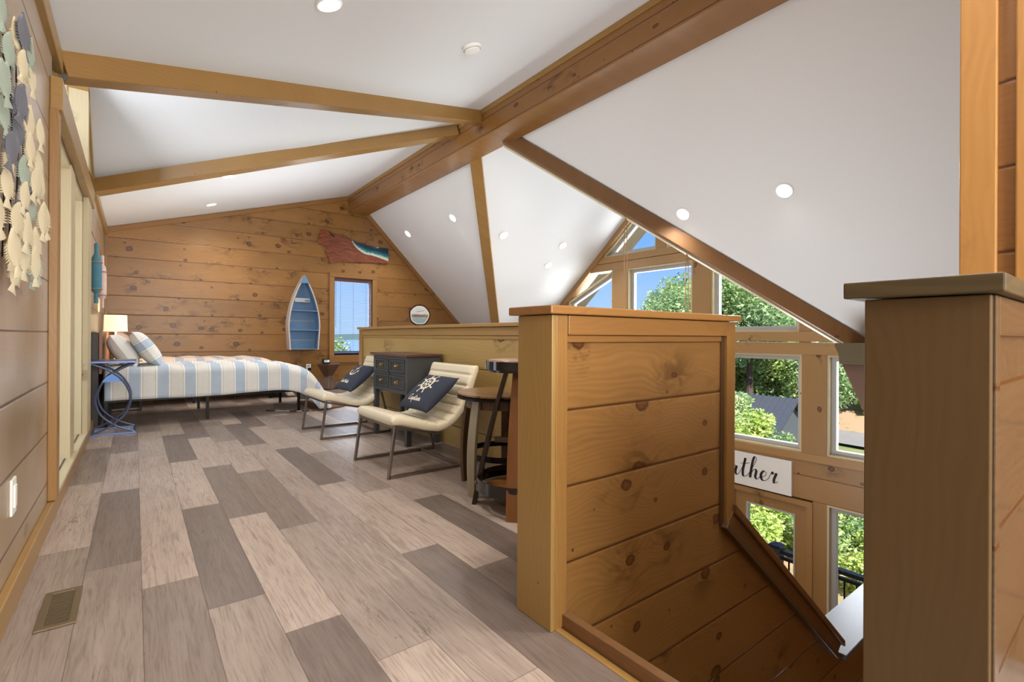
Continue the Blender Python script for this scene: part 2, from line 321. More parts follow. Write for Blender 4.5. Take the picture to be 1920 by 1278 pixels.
# ------------------------------------------------------------------ building helpers
def org(p):
    v = Vector((0, 0, 0))
    while p: v += p.location; p = p.parent
    return v
def tag(o, label=None, cat=None, group=None, kind=None):
    if label: o['label'] = label
    if cat: o['category'] = cat
    if group: o['group'] = group
    if kind: o['kind'] = kind
    return o
def thing(name, label, cat, loc=(0, 0, 0), group=None):
    o = bpy.data.objects.new(name, None); COL.objects.link(o); o.location = loc
    o.empty_display_size = .1
    return tag(o, label, cat, group)
class MB:
    def __init__(s): s.v = []; s.f = []; s.uv = {}
    def add(s, vs, fs):
        n = len(s.v); s.v += [tuple(v) for v in vs]; s.f += [tuple(i+n for i in f) for f in fs]; return n
    def box(s, x0, x1, y0, y1, z0, z1):
        vs = [(x, y, z) for x in (x0, x1) for y in (y0, y1) for z in (z0, z1)]
        s.add(vs, [(0, 1, 3, 2), (4, 6, 7, 5), (0, 4, 5, 1), (2, 3, 7, 6), (0, 2, 6, 4), (1, 5, 7, 3)]); return s
    def prism(s, poly, ax, a0, a1):     # poly: 2-D points in the two other axes (order XYZ without ax)
        n = len(poly)
        def P(p, a):
            q = list(p); q.insert('XYZ'.index(ax), a); return q
        ar = sum(poly[i][0]*poly[(i+1) % n][1]-poly[(i+1) % n][0]*poly[i][1] for i in range(n))
        if (ar < 0) != (ax == 'Y'): poly = poly[::-1]
        if a0 > a1: a0, a1 = a1, a0
        s.add([P(p, a0) for p in poly]+[P(p, a1) for p in poly],
              [tuple(range(n))[::-1], tuple(range(n, 2*n))]+[(i, (i+1) % n, n+(i+1) % n, n+i) for i in range(n)]); return s
    def beam(s, p0, p1, w, h, up=(0, 0, 1), off=0, offw=0):   # box along p0->p1; w horizontal, h vertical, top at p + off
        p0, p1 = Vector(p0), Vector(p1); d = (p1-p0).normalized(); sd = d.cross(Vector(up)).normalized(); u = sd.cross(d).normalized()
        vs = []
        for p in (p0, p1):
            for a, b in ((-.5, 0), (.5, 0), (.5, -1), (-.5, -1)): vs.append(p+sd*(a*w+offw)+u*(b*h+off))
        s.add(vs, [(0, 1, 2, 3), (7, 6, 5, 4), (0, 4, 5, 1), (1, 5, 6, 2), (2, 6, 7, 3), (3, 7, 4, 0)]); return s
    def bar(s, p0, p1, w, h=None, up=(0, 0, 1)):
        h = h or w
        d = (Vector(p1)-Vector(p0)).normalized()
        if abs(d.dot(Vector(up))) > .97: up = (1, 0, 0)
        return s.beam(p0, p1, w, h, up, h/2)
    def tube(s, pts, r, n=8, closed=False, cap=True):
        pts = [Vector(p) for p in pts]; m = len(pts); vs = []
        rr = r if isinstance(r, (list, tuple)) else [r]*m
        prev = None
        for i, p in enumerate(pts):
            a = pts[(i-1) % m] if (closed or i) else p; b = pts[(i+1) % m] if (closed or i < m-1) else p
            d = (b-a).normalized()
            if prev is None:
                u = d.orthogonal().normalized()
            else: u = (prev-d*prev.dot(d)).normalized()
            prev = u; w = d.cross(u)
            vs += [p+(u*cos(2*pi*k/n)+w*sin(2*pi*k/n))*rr[i] for k in range(n)]
        fs = [(i*n+k, i*n+(k+1) % n, ((i+1) % m)*n+(k+1) % n, ((i+1) % m)*n+k) for i in range(m if closed else m-1) for k in range(n)]
        if cap and not closed: fs += [tuple(range(n))[::-1], tuple(range((m-1)*n, m*n))]
        s.add(vs, fs); return s
    def lathe(s, prof, c=(0, 0, 0), n=32, ax='Z', sx=1, sy=1, a0=0, a1=2*pi):
        full = abs(a1-a0-2*pi) < 1e-6; k = n if full else n+1; vs = []
        for r, z in prof:
            for i in range(k):
                t = a0+(a1-a0)*i/n; x, y = r*cos(t)*sx, r*sin(t)*sy
                q = (x, y, z) if ax == 'Z' else ((z, x, y) if ax == 'X' else (y, z, x))
                vs.append(tuple(a+b for a, b in zip(q, c)))
        m = len(prof)
        fs = [(j*k+i, j*k+(i+1) % k, (j+1)*k+(i+1) % k, (j+1)*k+i) for j in range(m-1) for i in range(n)]
        s.add(vs, fs); return s
    def build(s, name, mat, parent=None, bevel=0, smooth=False, uvf=None, seg=2):
        o_ = org(parent) if parent else Vector((0, 0, 0))
        me = bpy.data.meshes.new(name); me.from_pydata([tuple(Vector(v)-o_) for v in s.v], [], s.f); me.validate()
        if uvf:
            l = me.uv_layers.new(name='UVMap')
            for lp in me.loops: l.data[lp.index].uv = uvf[lp.vertex_index]
        bm = bmesh.new(); bm.from_mesh(me)
        if not uvf: bmesh.ops.remove_doubles(bm, verts=bm.verts, dist=1e-6)
        bmesh.ops.recalc_face_normals(bm, faces=bm.faces); bm.to_mesh(me); bm.free()
        me.materials.append(M[mat] if isinstance(mat, str) else mat)
        ob = bpy.data.objects.new(name, me); COL.objects.link(ob)
        if parent: ob.parent = parent
        if smooth:
            for p in me.polygons: p.use_smooth = True
            if smooth != 'all':
                try: me.set_sharp_from_angle(angle=R(40))
                except Exception: pass
        if bevel:
            b = ob.modifiers.new('bevel', 'BEVEL'); b.width = bevel; b.segments = seg; b.limit_method = 'ANGLE'; b.angle_limit = R(40)
        return ob
def box(name, mat, b, parent=None, bevel=0): return MB().box(*b).build(name, mat, parent, bevel)
def struct(o, label=None, cat='structure'):
    o['kind'] = 'structure'
    if label: o['label'] = label; o['category'] = cat
    return o
def solo(o, label, cat, group=None): return tag(o, label, cat, group)
def copy_tree(o, parent=None):
    c = o.copy(); COL.objects.link(c)
    if parent: c.parent = parent; c.matrix_parent_inverse = o.matrix_parent_inverse.copy()
    for ch in list(o.children): copy_tree(ch, c)
    return c
def catmull(pts, n=7):
    out = []; P = [pts[0]]+list(pts)+[pts[-1]]
    for i in range(1, len(P)-2):
        for k in range(n):
            t = k/n
            out.append(tuple(.5*((2*b)+(-a+c)*t+(2*a-5*b+4*c-d)*t*t+(-a+3*b-3*c+d)*t**3) for a, b, c, d in zip(P[i-1], P[i], P[i+1], P[i+2])))
    out.append(tuple(P[-2])); return out

# ------------------------------------------------------------------ camera
cam = bpy.data.cameras.new('camera'); co = bpy.data.objects.new('camera', cam); COL.objects.link(co)
cam.sensor_width = 36; cam.lens = 36*920/1920; cam.shift_y = -9/1920; cam.clip_start = .02; cam.clip_end = 6000
co.matrix_world = Matrix.Translation((0, 0, .95)) @ Matrix.Rotation(R(-37.54), 4, 'Z') @ Matrix.Rotation(R(90), 4, 'X') @ Matrix.Rotation(R(.3), 4, 'Z')
S.camera = co

# ------------------------------------------------------------------ geometry constants
XL = -.35; YF = 9.24; XW = 7.0; GF = -3.3
def zl(x): return 2.606+.304*x          # left slope
def zr(x): return 6.915-1.01*x          # right slope
YC = 5.02; ZR = 3.64
def zc(y): return ZR-.85*abs(y-YC)      # right cross gable

# ------------------------------------------------------------------ floors
tones = {(-1, 4.10): .32, (-1, 2.89): .85, (-1, 1.67): .45, (-1, .45): .5,
         (0, 3.82): .82, (0, 2.60): .12, (0, 1.38): .42, (0, .17): .5, (1, 3.51): .85, (1, 2.287): .9, (1, 1.07): .28, (1, -.15): .4,
         (2, 4.435): .05, (2, 3.204): .95, (2, 1.986): .05, (2, .77): .55, (3, 4.125): .85, (3, 2.908): .1, (3, 1.688): .9, (3, .47): .12,
         (4, 3.824): .8, (4, 2.605): .2, (4, 1.39): .6, (4, .17): .92, (5, 3.5): .7, (5, 2.3): .62, (5, 1.1): .6, (5, -.1): .88,
         (6, 3.19): .05, (6, 1.995): .85, (6, .78): .1, (7, 2.897): .45, (7, 1.70): .9, (7, .48): .25, (8, 2.588): .72, (8, 1.37): .05, (9, 2.28): .8, (9, 1.06): .85,
         (0, 5.04): .3, (1, 4.72): .75, (2, 5.65): .7, (3, 5.34): .1, (4, 5.04): .4}
fv = []; ff = []; fuv = []; ft = []
def plank_rows(x_lo, x_hi, y_lo, y_hi):
    k = math.floor((x_lo+.155)/.1795)
    while -.155+.1795*k < x_hi:
        x0 = -.155+.1795*k; off = 2.890-.3035*(k+1)
        j = math.floor((y_lo-off)/1.217)
        while off+1.217*j < y_hi:
            y0 = off+1.217*j
            a, b = max(x0, x_lo), min(x0+.1795, x_hi); c, d = max(y0, y_lo), min(y0+1.217, y_hi)
            if b > a and d > c:
                rnd = random.Random(k*911+j*37); t = rnd.choice([.05, .3, .55, .8, .9, .95, .4])
                for (kk, yy), tt in tones.items():
                    if kk == k and abs(yy-y0) < .15: t = tt
                n = len(fv); fv.extend([(a, c, 0), (b, c, 0), (b, d, 0), (a, d, 0)]); ff.append((n, n+1, n+2, n+3))
                fuv.extend([(a-x0, c-y0), (b-x0, c-y0), (b-x0, d-y0), (a-x0, d-y0)]); ft.extend([(t, rnd.random(), 0, 1)]*4)
            j += 1
        k += 1
plank_rows(-.335, 1.08, -3, 1.345); plank_rows(1.08, 2.07, -3, .153); plank_rows(-.335, 2.19, 1.345, 5.9); plank_rows(-.335, 6.6, 5.9, YF)
me = bpy.data.meshes.new('floor'); me.from_pydata(fv, [], ff)
ul = me.uv_layers.new(name='UVMap'); ca = me.color_attributes.new('tone', 'FLOAT_COLOR', 'CORNER')
ul = me.uv_layers['UVMap']; ca = me.color_attributes['tone']
for lp in me.loops: me.uv_layers['UVMap'].data[lp.index].uv = fuv[lp.vertex_index]
for lp in me.loops: me.color_attributes['tone'].data[lp.index].color = ft[lp.vertex_index]
me.materials.append(M['floor']); fo = bpy.data.objects.new('floor', me); COL.objects.link(fo); struct(fo)
m = MB().box(-.55, 1.075, -3, 1.2, -.28, -.002).box(1.075, 2.07, -3, .153, -.28, -.002).box(-.55, 2.3, 1.2, 5.9, -.28, -.002).box(-.55, 6.8, 5.9, YF, -.28, -.002)
struct(m.build('floor_slab', 'ceil'))
struct(box('floor_lower', 'stave', (-.5, 7.2, -3, YF, GF-.1, GF)))

# floor edge at the stair opening
struct(MB().box(1.08, 1.105, .32, 1.173, -.2, .002).build('trim_1', 'trimY'))
struct(MB().box(1.11, 1.14, .32, 1.173, -.4, .045).build('trim_2', 'rafter2', bevel=.003))
# stair treads going down under the panel
st = thing('staircase', 'wooden stairs going down between the two half walls', 'stairs', (1.3, .75, -1.2))
for i in range(12):
    z = -.2*(i+1)
    box('tread', 'trimY', (1.14+.262*i, 1.14+.262*(i+1)+.03, .37, 1.165, z-.035, z), st, .004)
for i in range(12):
    z = -.2*(i+1)
    box('riser', 'trimY', (1.14+.262*i, 1.155+.262*i, .37, 1.165, z, z+.165), st)

# ------------------------------------------------------------------ half walls
# near half wall, runs along X, panel face at Y = 1.173
t = thing('half_wall', 'stained pine half wall with flat cap beside the stair opening, nearest the middle', 'half wall', (1.6, 1.25, 0))
MB().prism([(1.07, 1.02), (2.19, 1.02), (2.19, .07), (3.49, -1.02), (6.4, -1.02), (6.4, GF), (1.07, GF)], 'Y', 1.185, 1.34).build('panel', 'near', t)
box('end_board', 'postZ', (1.06, 1.078, 1.168, 1.345, 0, 1.02), t, .003)
m = MB().prism([(1.078, 0), (1.13, 0), (1.13, 1.02), (1.078, 1.02)], 'Y', 1.168, 1.186)
m.build('corner_trim', 'trimZ', t, .003)
box('top_trim', 'trimX', (1.13, 2.19, 1.164, 1.186, .955, 1.02), t, .003)
box('bead_trim', 'trimX', (1.13, 2.09, 1.174, 1.188, .93, .955), t, .003)
MB().prism([(2.12, .11), (2.19, .07), (2.19, 1.02), (2.12, 1.02)], 'Y', 1.162, 1.2).build('side_trim', 'trimZ', t, .004)
MB().box(2.095, 2.118, 1.176, 1.19, .1, .955).build('inner_trim', 'staveb', t, .002)
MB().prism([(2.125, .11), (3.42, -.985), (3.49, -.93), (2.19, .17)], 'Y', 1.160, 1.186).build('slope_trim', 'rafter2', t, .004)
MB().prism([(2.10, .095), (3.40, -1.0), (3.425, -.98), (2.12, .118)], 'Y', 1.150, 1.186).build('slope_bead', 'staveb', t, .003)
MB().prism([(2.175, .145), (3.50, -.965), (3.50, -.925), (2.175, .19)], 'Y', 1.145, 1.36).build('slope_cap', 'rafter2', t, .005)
box('cap', 'trimX', (1.04, 2.22, 1.150, 1.375, 1.022, 1.05), t, .004)
box('lower_cap', 'capgrey', (3.50, 6.4, 1.14, 1.40, -1.05, -1.015), t, .004)
# long half wall, runs along Y at X = 2.19
t = thing('half_wall', 'long yellow pine half wall with cap behind the cream lounge chairs', 'half wall', (2.27, 3.6, 0))
box('panel', 'rail', (2.19, 2.34, 1.375, 5.88, -.28, 1.02), t)
box('top_trim', 'trimY', (2.178, 2.19, 1.375, 5.85, .955, 1.02), t, .003)
box('bead_trim', 'trimY', (2.184, 2.191, 1.375, 5.80, .925, .952), t, .002)
box('end_trim', 'trimZ', (2.172, 2.20, 5.80, 5.895, 0, 1.02), t, .003)
box('cap', 'trimY', (2.155, 2.375, 1.376, 5.92, 1.022, 1.05), t, .004)
t = thing('half_wall', 'short return half wall beyond the round picture, mostly hidden', 'half wall', (4, 5.85, 0))
box('panel', 'near', (2.345, 6.2, 5.76, 5.89, -.28, 1.02), t); box('cap', 'trimX', (2.376, 6.25, 5.73, 5.92, 1.022, 1.05), t, .004)
# right pillar half wall
t = thing('half_wall', 'dark shaded pine half wall end with overhanging cap, in the right foreground', 'half wall', (1.5, .24, 0))
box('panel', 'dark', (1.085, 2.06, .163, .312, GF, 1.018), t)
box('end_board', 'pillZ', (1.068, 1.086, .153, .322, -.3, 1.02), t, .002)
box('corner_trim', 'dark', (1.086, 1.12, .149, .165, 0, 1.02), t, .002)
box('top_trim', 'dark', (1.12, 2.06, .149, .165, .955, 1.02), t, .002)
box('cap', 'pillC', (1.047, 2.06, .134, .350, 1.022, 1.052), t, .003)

# ------------------------------------------------------------------ outer walls
# left wall with door opening and clerestory
m = MB()
m.box(-.55, XL, -3, 3.5, 0, 2.5).box(-.55, XL, 5.75, YF, 0, 2.5)
m.box(-.55, XL, 3.5, 5.75, 2.08, 2.3).box(-.55, XL, 3.5, 5.75, -.2, .1)
m.prism([(5.75, 2.3), (6.62, 2.5), (5.75, 3.15)], 'X', -.55, XL)
struct(m.build('wall_left', 'left'))
m = MB().box(XL, -.323, -3, 9.2, 0, .097); struct(m.build('baseboard_left', 'trimY', bevel=.004))
m = MB().box(XL-.01, -.32, -3, 3.69, 2.39, 2.49).box(XL-.01, -.32, 6.62, YF, 2.39, 2.49)
struct(m.build('trim_3', 'trimY', bevel=.004))
struct(MB().box(XL, -.30, 3.42, 5.95, 2.10, 2.27).build('trim_4', 'trimY', bevel=.006))
# patio door
t = thing('door_1', None, None, (-.42, 4.6, 0.1)); t['kind'] = 'structure'
box('door_casing', 'trimZ', (XL, -.313, 3.40, 3.50, .1, 2.10), t, .004)
box('door_casing', 'pale', (XL, -.315, 5.45, 5.85, .1, 2.10), t, .004)
box('door_mullion', 'jamb', (-.5, -.34, 4.40, 4.66, .1, 2.08), t, .004)
box('door_jamb', 'jamb', (-.56, -.352, 5.40, 5.45, .1, 2.08), t)
box('door_jamb', 'jamb', (-.56, -.352, 3.50, 3.54, .1, 2.08), t)
box('door_sill', 'pale', (-.56, -.318, 3.5, 5.45, .098, .118), t)
box('sill_track', 'blackp', (-.37, -.362, 3.54, 5.4, .118, .122), t)
box('door_head', 'pale', (-.56, -.352, 3.5, 5.45, 2.05, 2.085), t)
box('glass_pane', 'glass', (-.53, -.525, 3.54, 4.40, .118, 2.05), t)
box('glass_pane', 'glass', (-.53, -.525, 4.66, 5.40, .118, 2.05), t)
# clerestory in the left gable
t = thing('window_1', None, None, (-.4, 5, 2.3)); t['kind'] = 'structure'
MB().prism([(3.74, 2.30), (5.75, 2.30), (5.75, 3.05), (5.06, 3.58)], 'X', -.50, -.495).build('glass_pane', 'glass', t)
MB().beam((-.42, 3.71, 2.5), (-.42, 5.06, 3.62), .12, .09).build('rake_trim', 'jamb', t)
MB().beam((-.40, 5.06, 3.62), (-.40, 6.62, 2.5), .14, .10).build('rake_trim', 'trimY', t)
MB().box(-.46, -.33, 5.66, 5.76, 2.27, 3.1).build('side_post', 'jamb', t)
box('sill', 'pale', (-.55, -.345, 3.5, 5.76, 2.27, 2.30), t)
# far wall
m = MB(); x0, x1, z0, z1 = 2.93, 3.66, .60, 2.03
m.prism([(XL-.2, GF), (x0, GF), (x0, zl(x0)), (XL-.2, zl(XL-.2))], 'Y', YF, YF+.2)
m.prism([(x1, GF), (7.2, GF), (7.2, -.2), (x1, zr(x1))], 'Y', YF, YF+.2)
m.prism([(x0, z1), (x1, z1), (x1, zr(x1)), (3.38, 3.62), (x0, zl(x0))], 'Y', YF, YF+.2)
m.box(x0, x1, YF, YF+.2, GF, z0)
struct(m.build('wall_far', 'far'))
m = MB().beam((XL, 9.225, zl(XL)-.005), (3.2, 9.225, zl(3.2)-.005), .03, .07).beam((3.5, 9.225, zr(3.5)+.02), (6.7, 9.225, zr(6.7)+.02), .03, .085).box(XL, XL+.03, 9.21, YF, .1, 2.44)
struct(m.build('trim_5', 'trimX', bevel=.003))
# far window
t = thing('window_2', None, None, (3.3, 9.24, .6)); t['kind'] = 'structure'
for b in ((x0-.09, x0, 9.215, YF, z0-.13, z1+.0), (x1, x1+.09, 9.215, YF, z0-.13, z1)): box('casing', 'trimZ', b, t, .004)
box('casing', 'trimX', (x0-.09, x1+.09, 9.21, YF, z1, z1+.09), t, .004)
box('casing', 'trimX', (x0-.09, x1+.09, 9.205, YF, z0-.16, z0-.02), t, .004)
box('sill', 'black', (x0, x1, 9.23, 9.38, z0-.02, z0), t)
m = MB().box(x0, x0+.03, 9.30, 9.34, z0, z1).box(x1-.03, x1, 9.30, 9.34, z0, z1).box(x0+.03, x1-.03, 9.30, 9.34, z1-.04, z1).box(x0+.03, x1-.03, 9.30, 9.34, z0, z0+.05)
m.build('window_frame', 'maroon', t)
for b in ((x0, x0+.012, 9.242, 9.38, z0, z1), (x1-.02, x1, 9.242, 9.38, z0, z1), (x0, x1, 9.242, 9.38, z1-.012, z1)): box('jamb_liner', 'maroon', b, t)
box('glass_pane', 'glass', (x0+.03, x1-.03, 9.318, 9.322, z0+.05, z1-.04), t)
t = thing('window_blind', 'open horizontal blind with dark red head rail in the small far window', 'blind', (3.3, 9.27, 2.0))
box('head_rail', 'maroon', (x0+.005, x1-.005, 9.25, 9.295, z1-.07, z1-.005), t, .003)
m = MB()
for i in range(38): m.box(x0+.02, x1-.02, 9.255, 9.285, z0+.05+i*.0352, z0+.0540+i*.0352)
m.build('slats', 'slat', t)
m = MB()
for xx in (x0+.12, x1-.12, (x0+x1)/2): m.box(xx-.0015, xx+.0015, 9.252, 9.254, z0+.04, z1-.07)
m.box(x0+.03, x0+.034, 9.247, 9.250, 1.1, z1-.07); m.build('ladder_cords', 'maroon', t)
box('bottom_rail', 'slat', (x0+.02, x1-.02, 9.255, 9.29, z0+.012, z0+.035), t, .003)
# walls behind the camera and around the lower room
struct(box('wall_back', 'near', (-.55, 7.2, -3.2, -3, GF, 3.9)))
struct(MB().box(2.065, 2.2, -3, .282, -.3, 3.22).build('wall_right', 'tallY'))
t = thing('trim_6', None, None, (2.06, .32, 1)); t['kind'] = 'structure'
box('post_board', 'tallZ', (2.045, 2.2, .282, .367, -.3, 3.2), t, .004)
box('inner_board', 'tallZ', (2.045, 2.068, .12, .243, -.3, 3.2), t, .004)
struct(box('wall_stair', 'near', (2.2, 7.0, .24, .36, GF, 3.6)))
struct(box('wall_under_loft', 'near', (2.2, 2.3, 1.4, 5.9, GF, -.28)))
struct(MB().box(1.0, 1.08, .3, 1.2, GF, -.3).build('wall_stair_back', 'near'))

# ------------------------------------------------------------------ window wall at X = 7
def rake(y): return zc(y)
m = MB()
def post(y0, y1, z0, z1):       # vertical member, top clipped by the rake
    poly = [(y0, z0), (y1, z0), (y1, min(z1, rake(y1))), (y0, min(z1, rake(y0)))]
    m.prism(poly, 'X', 6.97, 7.2)
TOP = 9
posts = [(5.70, 6.05), (4.09, 4.41)]
for a, b in posts: post(a, b, 1.03, 2.2)
post(4.90, 5.10, 2.42, TOP)
post(2.69, 2.835, .73, TOP); post(7.2, 7.35, .73, TOP)
for a, b in ((2.505, 2.80), (3.95, 4.35), (5.70, 6.1), (7.3, 7.6), (1.0, 1.25), (8.9, 9.3)): post(a, b, -.56, .73)
m.build('window_posts', 'winZ').name = 'trim_7'; struct(bpy.data.objects['trim_7'])
m = MB()
def band(z0, z1, d=0.0):
    yl = YC-(ZR-z1)/.85; yh = YC+(ZR-z1)/.85; yl2 = YC-(ZR-z0)/.85; yh2 = YC+(ZR-z0)/.85
    m.prism([(max(yl2, .4), z0), (min(yh2, 9.2), z0), (min(yh, 9.2), z1), (max(yl, .4), z1)], 'X', 6.965-d, 7.2)
band(2.17, 2.31); band(2.315, 2.43, .01); band(.90, 1.03, .015); band(.73, .885); band(-.66, -.56, .01)
struct(m.build('trim_8', 'winY', bevel=.004))
m = MB().box(6.98, 7.2, .4, 9.2, -1.17, -.66); struct(m.build('wall_right_windows', 'win'))
# lower wall beside the door and low windows
m = MB().box(6.98, 7.2, 2.50, 2.66, GF, -1.17).box(6.98, 7.2, 3.78, 5.2, GF, -1.17).box(6.98, 7.2, .4, 1.2, GF, -1.17).box(6.98, 7.2, 6.6, 9.2, GF, -1.17).box(6.98, 7.2, 1.2, 2.50, GF, GF+.3).box(6.98, 7.2, 5.2, 6.6, GF, GF+.5)
struct(m.build('wall_lower_right', 'winZ'))
m = MB()
m.prism([(YC, ZR), (YC, ZR-.13), (.6, rake(.6)-.13), (.6, rake(.6))], 'X', 6.93, 7.2); m.prism([(YC, ZR), (YC, ZR-.13), (9.2, rake(9.2)-.13), (9.2, rake(9.2))], 'X', 6.93, 7.2)
struct(m.build('trim_9', 'winY', bevel=.004))
def inset(poly, w):
    n = len(poly); ar = sum(poly[i][0]*poly[(i+1) % n][1]-poly[(i+1) % n][0]*poly[i][1] for i in range(n))
    if ar < 0: poly = poly[::-1]
    out = []
    for i in range(n):
        p0, p1, p2 = Vector(poly[i-1]), Vector(poly[i]), Vector(poly[(i+1) % n])
        d1, d2 = (p1-p0).normalized(), (p2-p1).normalized()
        n1, n2 = Vector((-d1.y, d1.x)), Vector((-d2.y, d2.x))
        b = (n1+n2).normalized(); out.append(tuple(p1+b*(w/max(.35, b.dot(n1)))))
    return poly, out
def ringm(poly, w, x0, x1):
    a, b = inset(poly, w); n = len(a); m = MB()
    vs = [(x, *p) for x in (x0, x1) for p in a]+[(x, *p) for x in (x0, x1) for p in b]
    fs = []
    for i in range(n):
        j = (i+1) % n
        fs += [(i, j, 2*n+j, 2*n+i), (n+i, 3*n+i, 3*n+j, n+j), (i, n+i, n+j, j), (2*n+i, 2*n+j, 3*n+j, 3*n+i)]
    m.add(vs, fs); return m, b
wc = [3]
def window(poly, jw=.05, sw=.055):
    cy = sum(p[0] for p in poly)/len(poly); cz = sum(p[1] for p in poly)/len(poly)
    t = thing('window_%d' % wc[0], None, None, (7.1, cy, cz)); t['kind'] = 'structure'; wc[0] += 1
    m, b = ringm(poly, jw*.5, 6.985, 7.17); m.build('window_jamb', 'pale', t)
    m, b = ringm(b, sw, 7.06, 7.13); m.build('window_sash', 'sash', t)
    MB().prism(b, 'X', 7.09, 7.096).build('glass_pane', 'glass', t)
    return t
rk = lambda y: rake(y)-.13
yat = lambda z, s: YC+s*(ZR-.13-z)/.85
window([(5.10, 2.43), (yat(2.43, 1), 2.43), (5.10, rk(5.10))]); window([(4.90, 2.43), (4.90, rk(4.90)), (yat(2.43, -1), 2.43)])
window([(4.41, 1.03), (5.70, 1.03), (5.70, 2.17), (4.41, 2.17)])
window([(6.05, 1.03), (7.2, 1.03), (7.2, rk(7.2)), (6.05, 2.17 if rk(6.05) > 2.17 else rk(6.05))])
window([(2.835, 1.03), (4.09, 1.03), (4.09, 2.17), (yat(2.17, -1), 2.17), (2.835, rk(2.835))] if yat(2.17, -1) < 4.09 else [(2.835, 1.03), (4.09, 1.03), (4.09, rk(4.09)), (2.835, rk(2.835))])
window([(2.69, 1.03), (2.69, rk(2.69)), (yat(1.03, -1), 1.03)], .04, .04)
for a, b in ((2.80, 3.95), (1.25, 2.505), (4.35, 5.70), (6.1, 7.3)): window([(a, -.56), (b, -.56), (b, .73), (a, .73)])
window([(1.2, GF+.3), (2.50, GF+.3), (2.50, -1.17), (1.2, -1.17)]); window([(5.2, GF+.5), (6.6, GF+.5), (6.6, -1.17), (5.2, -1.17)])
# glazed door below the sign
t = thing('door_2', None, None, (7, 3.2, GF)); t['kind'] = 'structure'
m, b = ringm([(2.66, GF), (3.78, GF), (3.78, -1.19), (2.66, -1.19)], .07, 6.96, 7.18); m.build('door_frame', 'winZ', t)
m, b = ringm([(2.73, GF), (3.71, GF), (3.71, -1.25), (2.73, -1.25)], .16, 7.02, 7.08); m.build('door_slab', 'winZ', t)
m, b2 = ringm(b, .02, 7.01, 7.09); m.build('glazing_bead', 'sash', t)
MB().prism(b2, 'X', 7.045, 7.05).build('glass_pane', 'glass', t)

# ------------------------------------------------------------------ ceiling
m = MB()
def slab3(pts, th=.16):
    n = len(pts); vs = [tuple(p) for p in pts]+[(p[0], p[1], p[2]+th) for p in pts]
    m.add(vs, [tuple(range(n)), tuple(range(2*n-1, n-1, -1))]+[(i, (i+1) % n, n+(i+1) % n, n+i) for i in range(n)])
A = (-.55, 3.65); B = (3.3, 4.86); C_ = (3.3, 5.22); D = (-.55, 6.68)
Ln = lambda x, y: (x, y, zl(x))
slab3([Ln(-.55, -3), Ln(3.37, -3), Ln(3.37, 4.88), Ln(*A)]); slab3([Ln(*D), Ln(3.37, 5.2), Ln(3.37, YF+.1), Ln(-.55, YF+.1)])
slab3([(-.55, 3.65, zl(-.55)), (3.37, 4.88, zl(3.37)), (3.37, 5.04, ZR)]); slab3([(-.55, 3.65, zl(-.55)), (3.37, 5.04, ZR), (-.55, 5.06, ZR)])
slab3([(-.55, 6.68, zl(-.55)), (3.37, 5.04, ZR), (3.37, 5.2, zl(3.37))]); slab3([(-.55, 6.68, zl(-.55)), (-.55, 5.06, ZR), (3.37, 5.04, ZR)])
vy = lambda x, s: YC+s*(ZR-zr(x))/.85
Rn = lambda x, y: (x, y, zr(x))
slab3([Rn(3.37, -3), Rn(3.37, vy(3.37, -1)), Rn(7.2, vy(7.2, -1)), Rn(7.2, -3)])
xe = (9.34-YC)*.85; xe = (6.915-(ZR-xe))/1.01
slab3([Rn(3.37, vy(3.37, 1)), Rn(3.37, YF+.1), Rn(xe, YF+.1)])
slab3([Rn(3.37, vy(3.37, -1)), (3.37, YC, ZR), (7.2, YC, ZR), Rn(7.2, vy(7.2, -1))])
slab3([Rn(3.37, vy(3.37, 1)), Rn(xe, YF+.1), (7.2, YF+.1, ZR-.85*(YF+.1-YC)), (7.2, YC, ZR), (3.37, YC, ZR)])
m.box(-2.0, -.55, -3, YF, 2.42, 2.6)  # unseen eave slab added to keep sun out of the patio door
struct(m.build('ceiling', 'ceil'))
# outside soffits of the window gable
m = MB(); m.prism([(YC, ZR+.02), (9.6, rake(9.6)+.02), (9.6, rake(9.6)+.2), (YC, ZR+.2)], 'X', 7.21, 7.72); m.prism([(YC, ZR+.02), (.4, rake(.4)+.02), (.4, rake(.4)+.2), (YC, ZR+.2)], 'X', 7.21, 7.72)
struct(m.build('trim_10', 'soffit'))

# ------------------------------------------------------------------ beams
t = thing('ridge_beam', 'massive glossy pine ridge beam running the length of the ceiling', 'beam', (3.35, 3, 3.25))
box('core', 'beam', (3.18, 3.535, -2.95, 9.235, 3.25, 3.60), t, .006)
MB().box(3.165, 3.181, -2.95, 9.235, 3.515, 3.575).build('crown_trim', 'trimY', t, .004)
def rafter(name, p0, p1, w, h, mat, label, lip=None):
    o = MB().beam(p0, p1, w, h, off=.03).build(name, mat, None, .006)
    solo(o, label, 'beam')
    if lip:
        MB().beam(p0, p1, w*.5, .012, off=-h+.03-.001, offw=lip).build('underside_board', 'pale', o)
    return o
rafter('ceiling_beam', (XL, 3.72, zl(XL)-.02), (3.17, 4.82, zl(3.17)-.02), .15, .14, 'rafter', 'pale brown valley beam from the left wall to the ridge, nearer one')
rafter('ceiling_beam', (XL, 6.58, zl(XL)-.02), (3.17, 5.30, zl(3.17)-.02), .16, .14, 'rafter', 'brown valley beam from the left wall to the ridge, farther one')
rafter('ceiling_beam', (3.53, 5.40, zr(3.53)), (6.6, vy(6.6, 1)+.0, zr(6.6)), .16, .10, 'rafter', 'pine valley beam dropping from the ridge behind the long half wall')
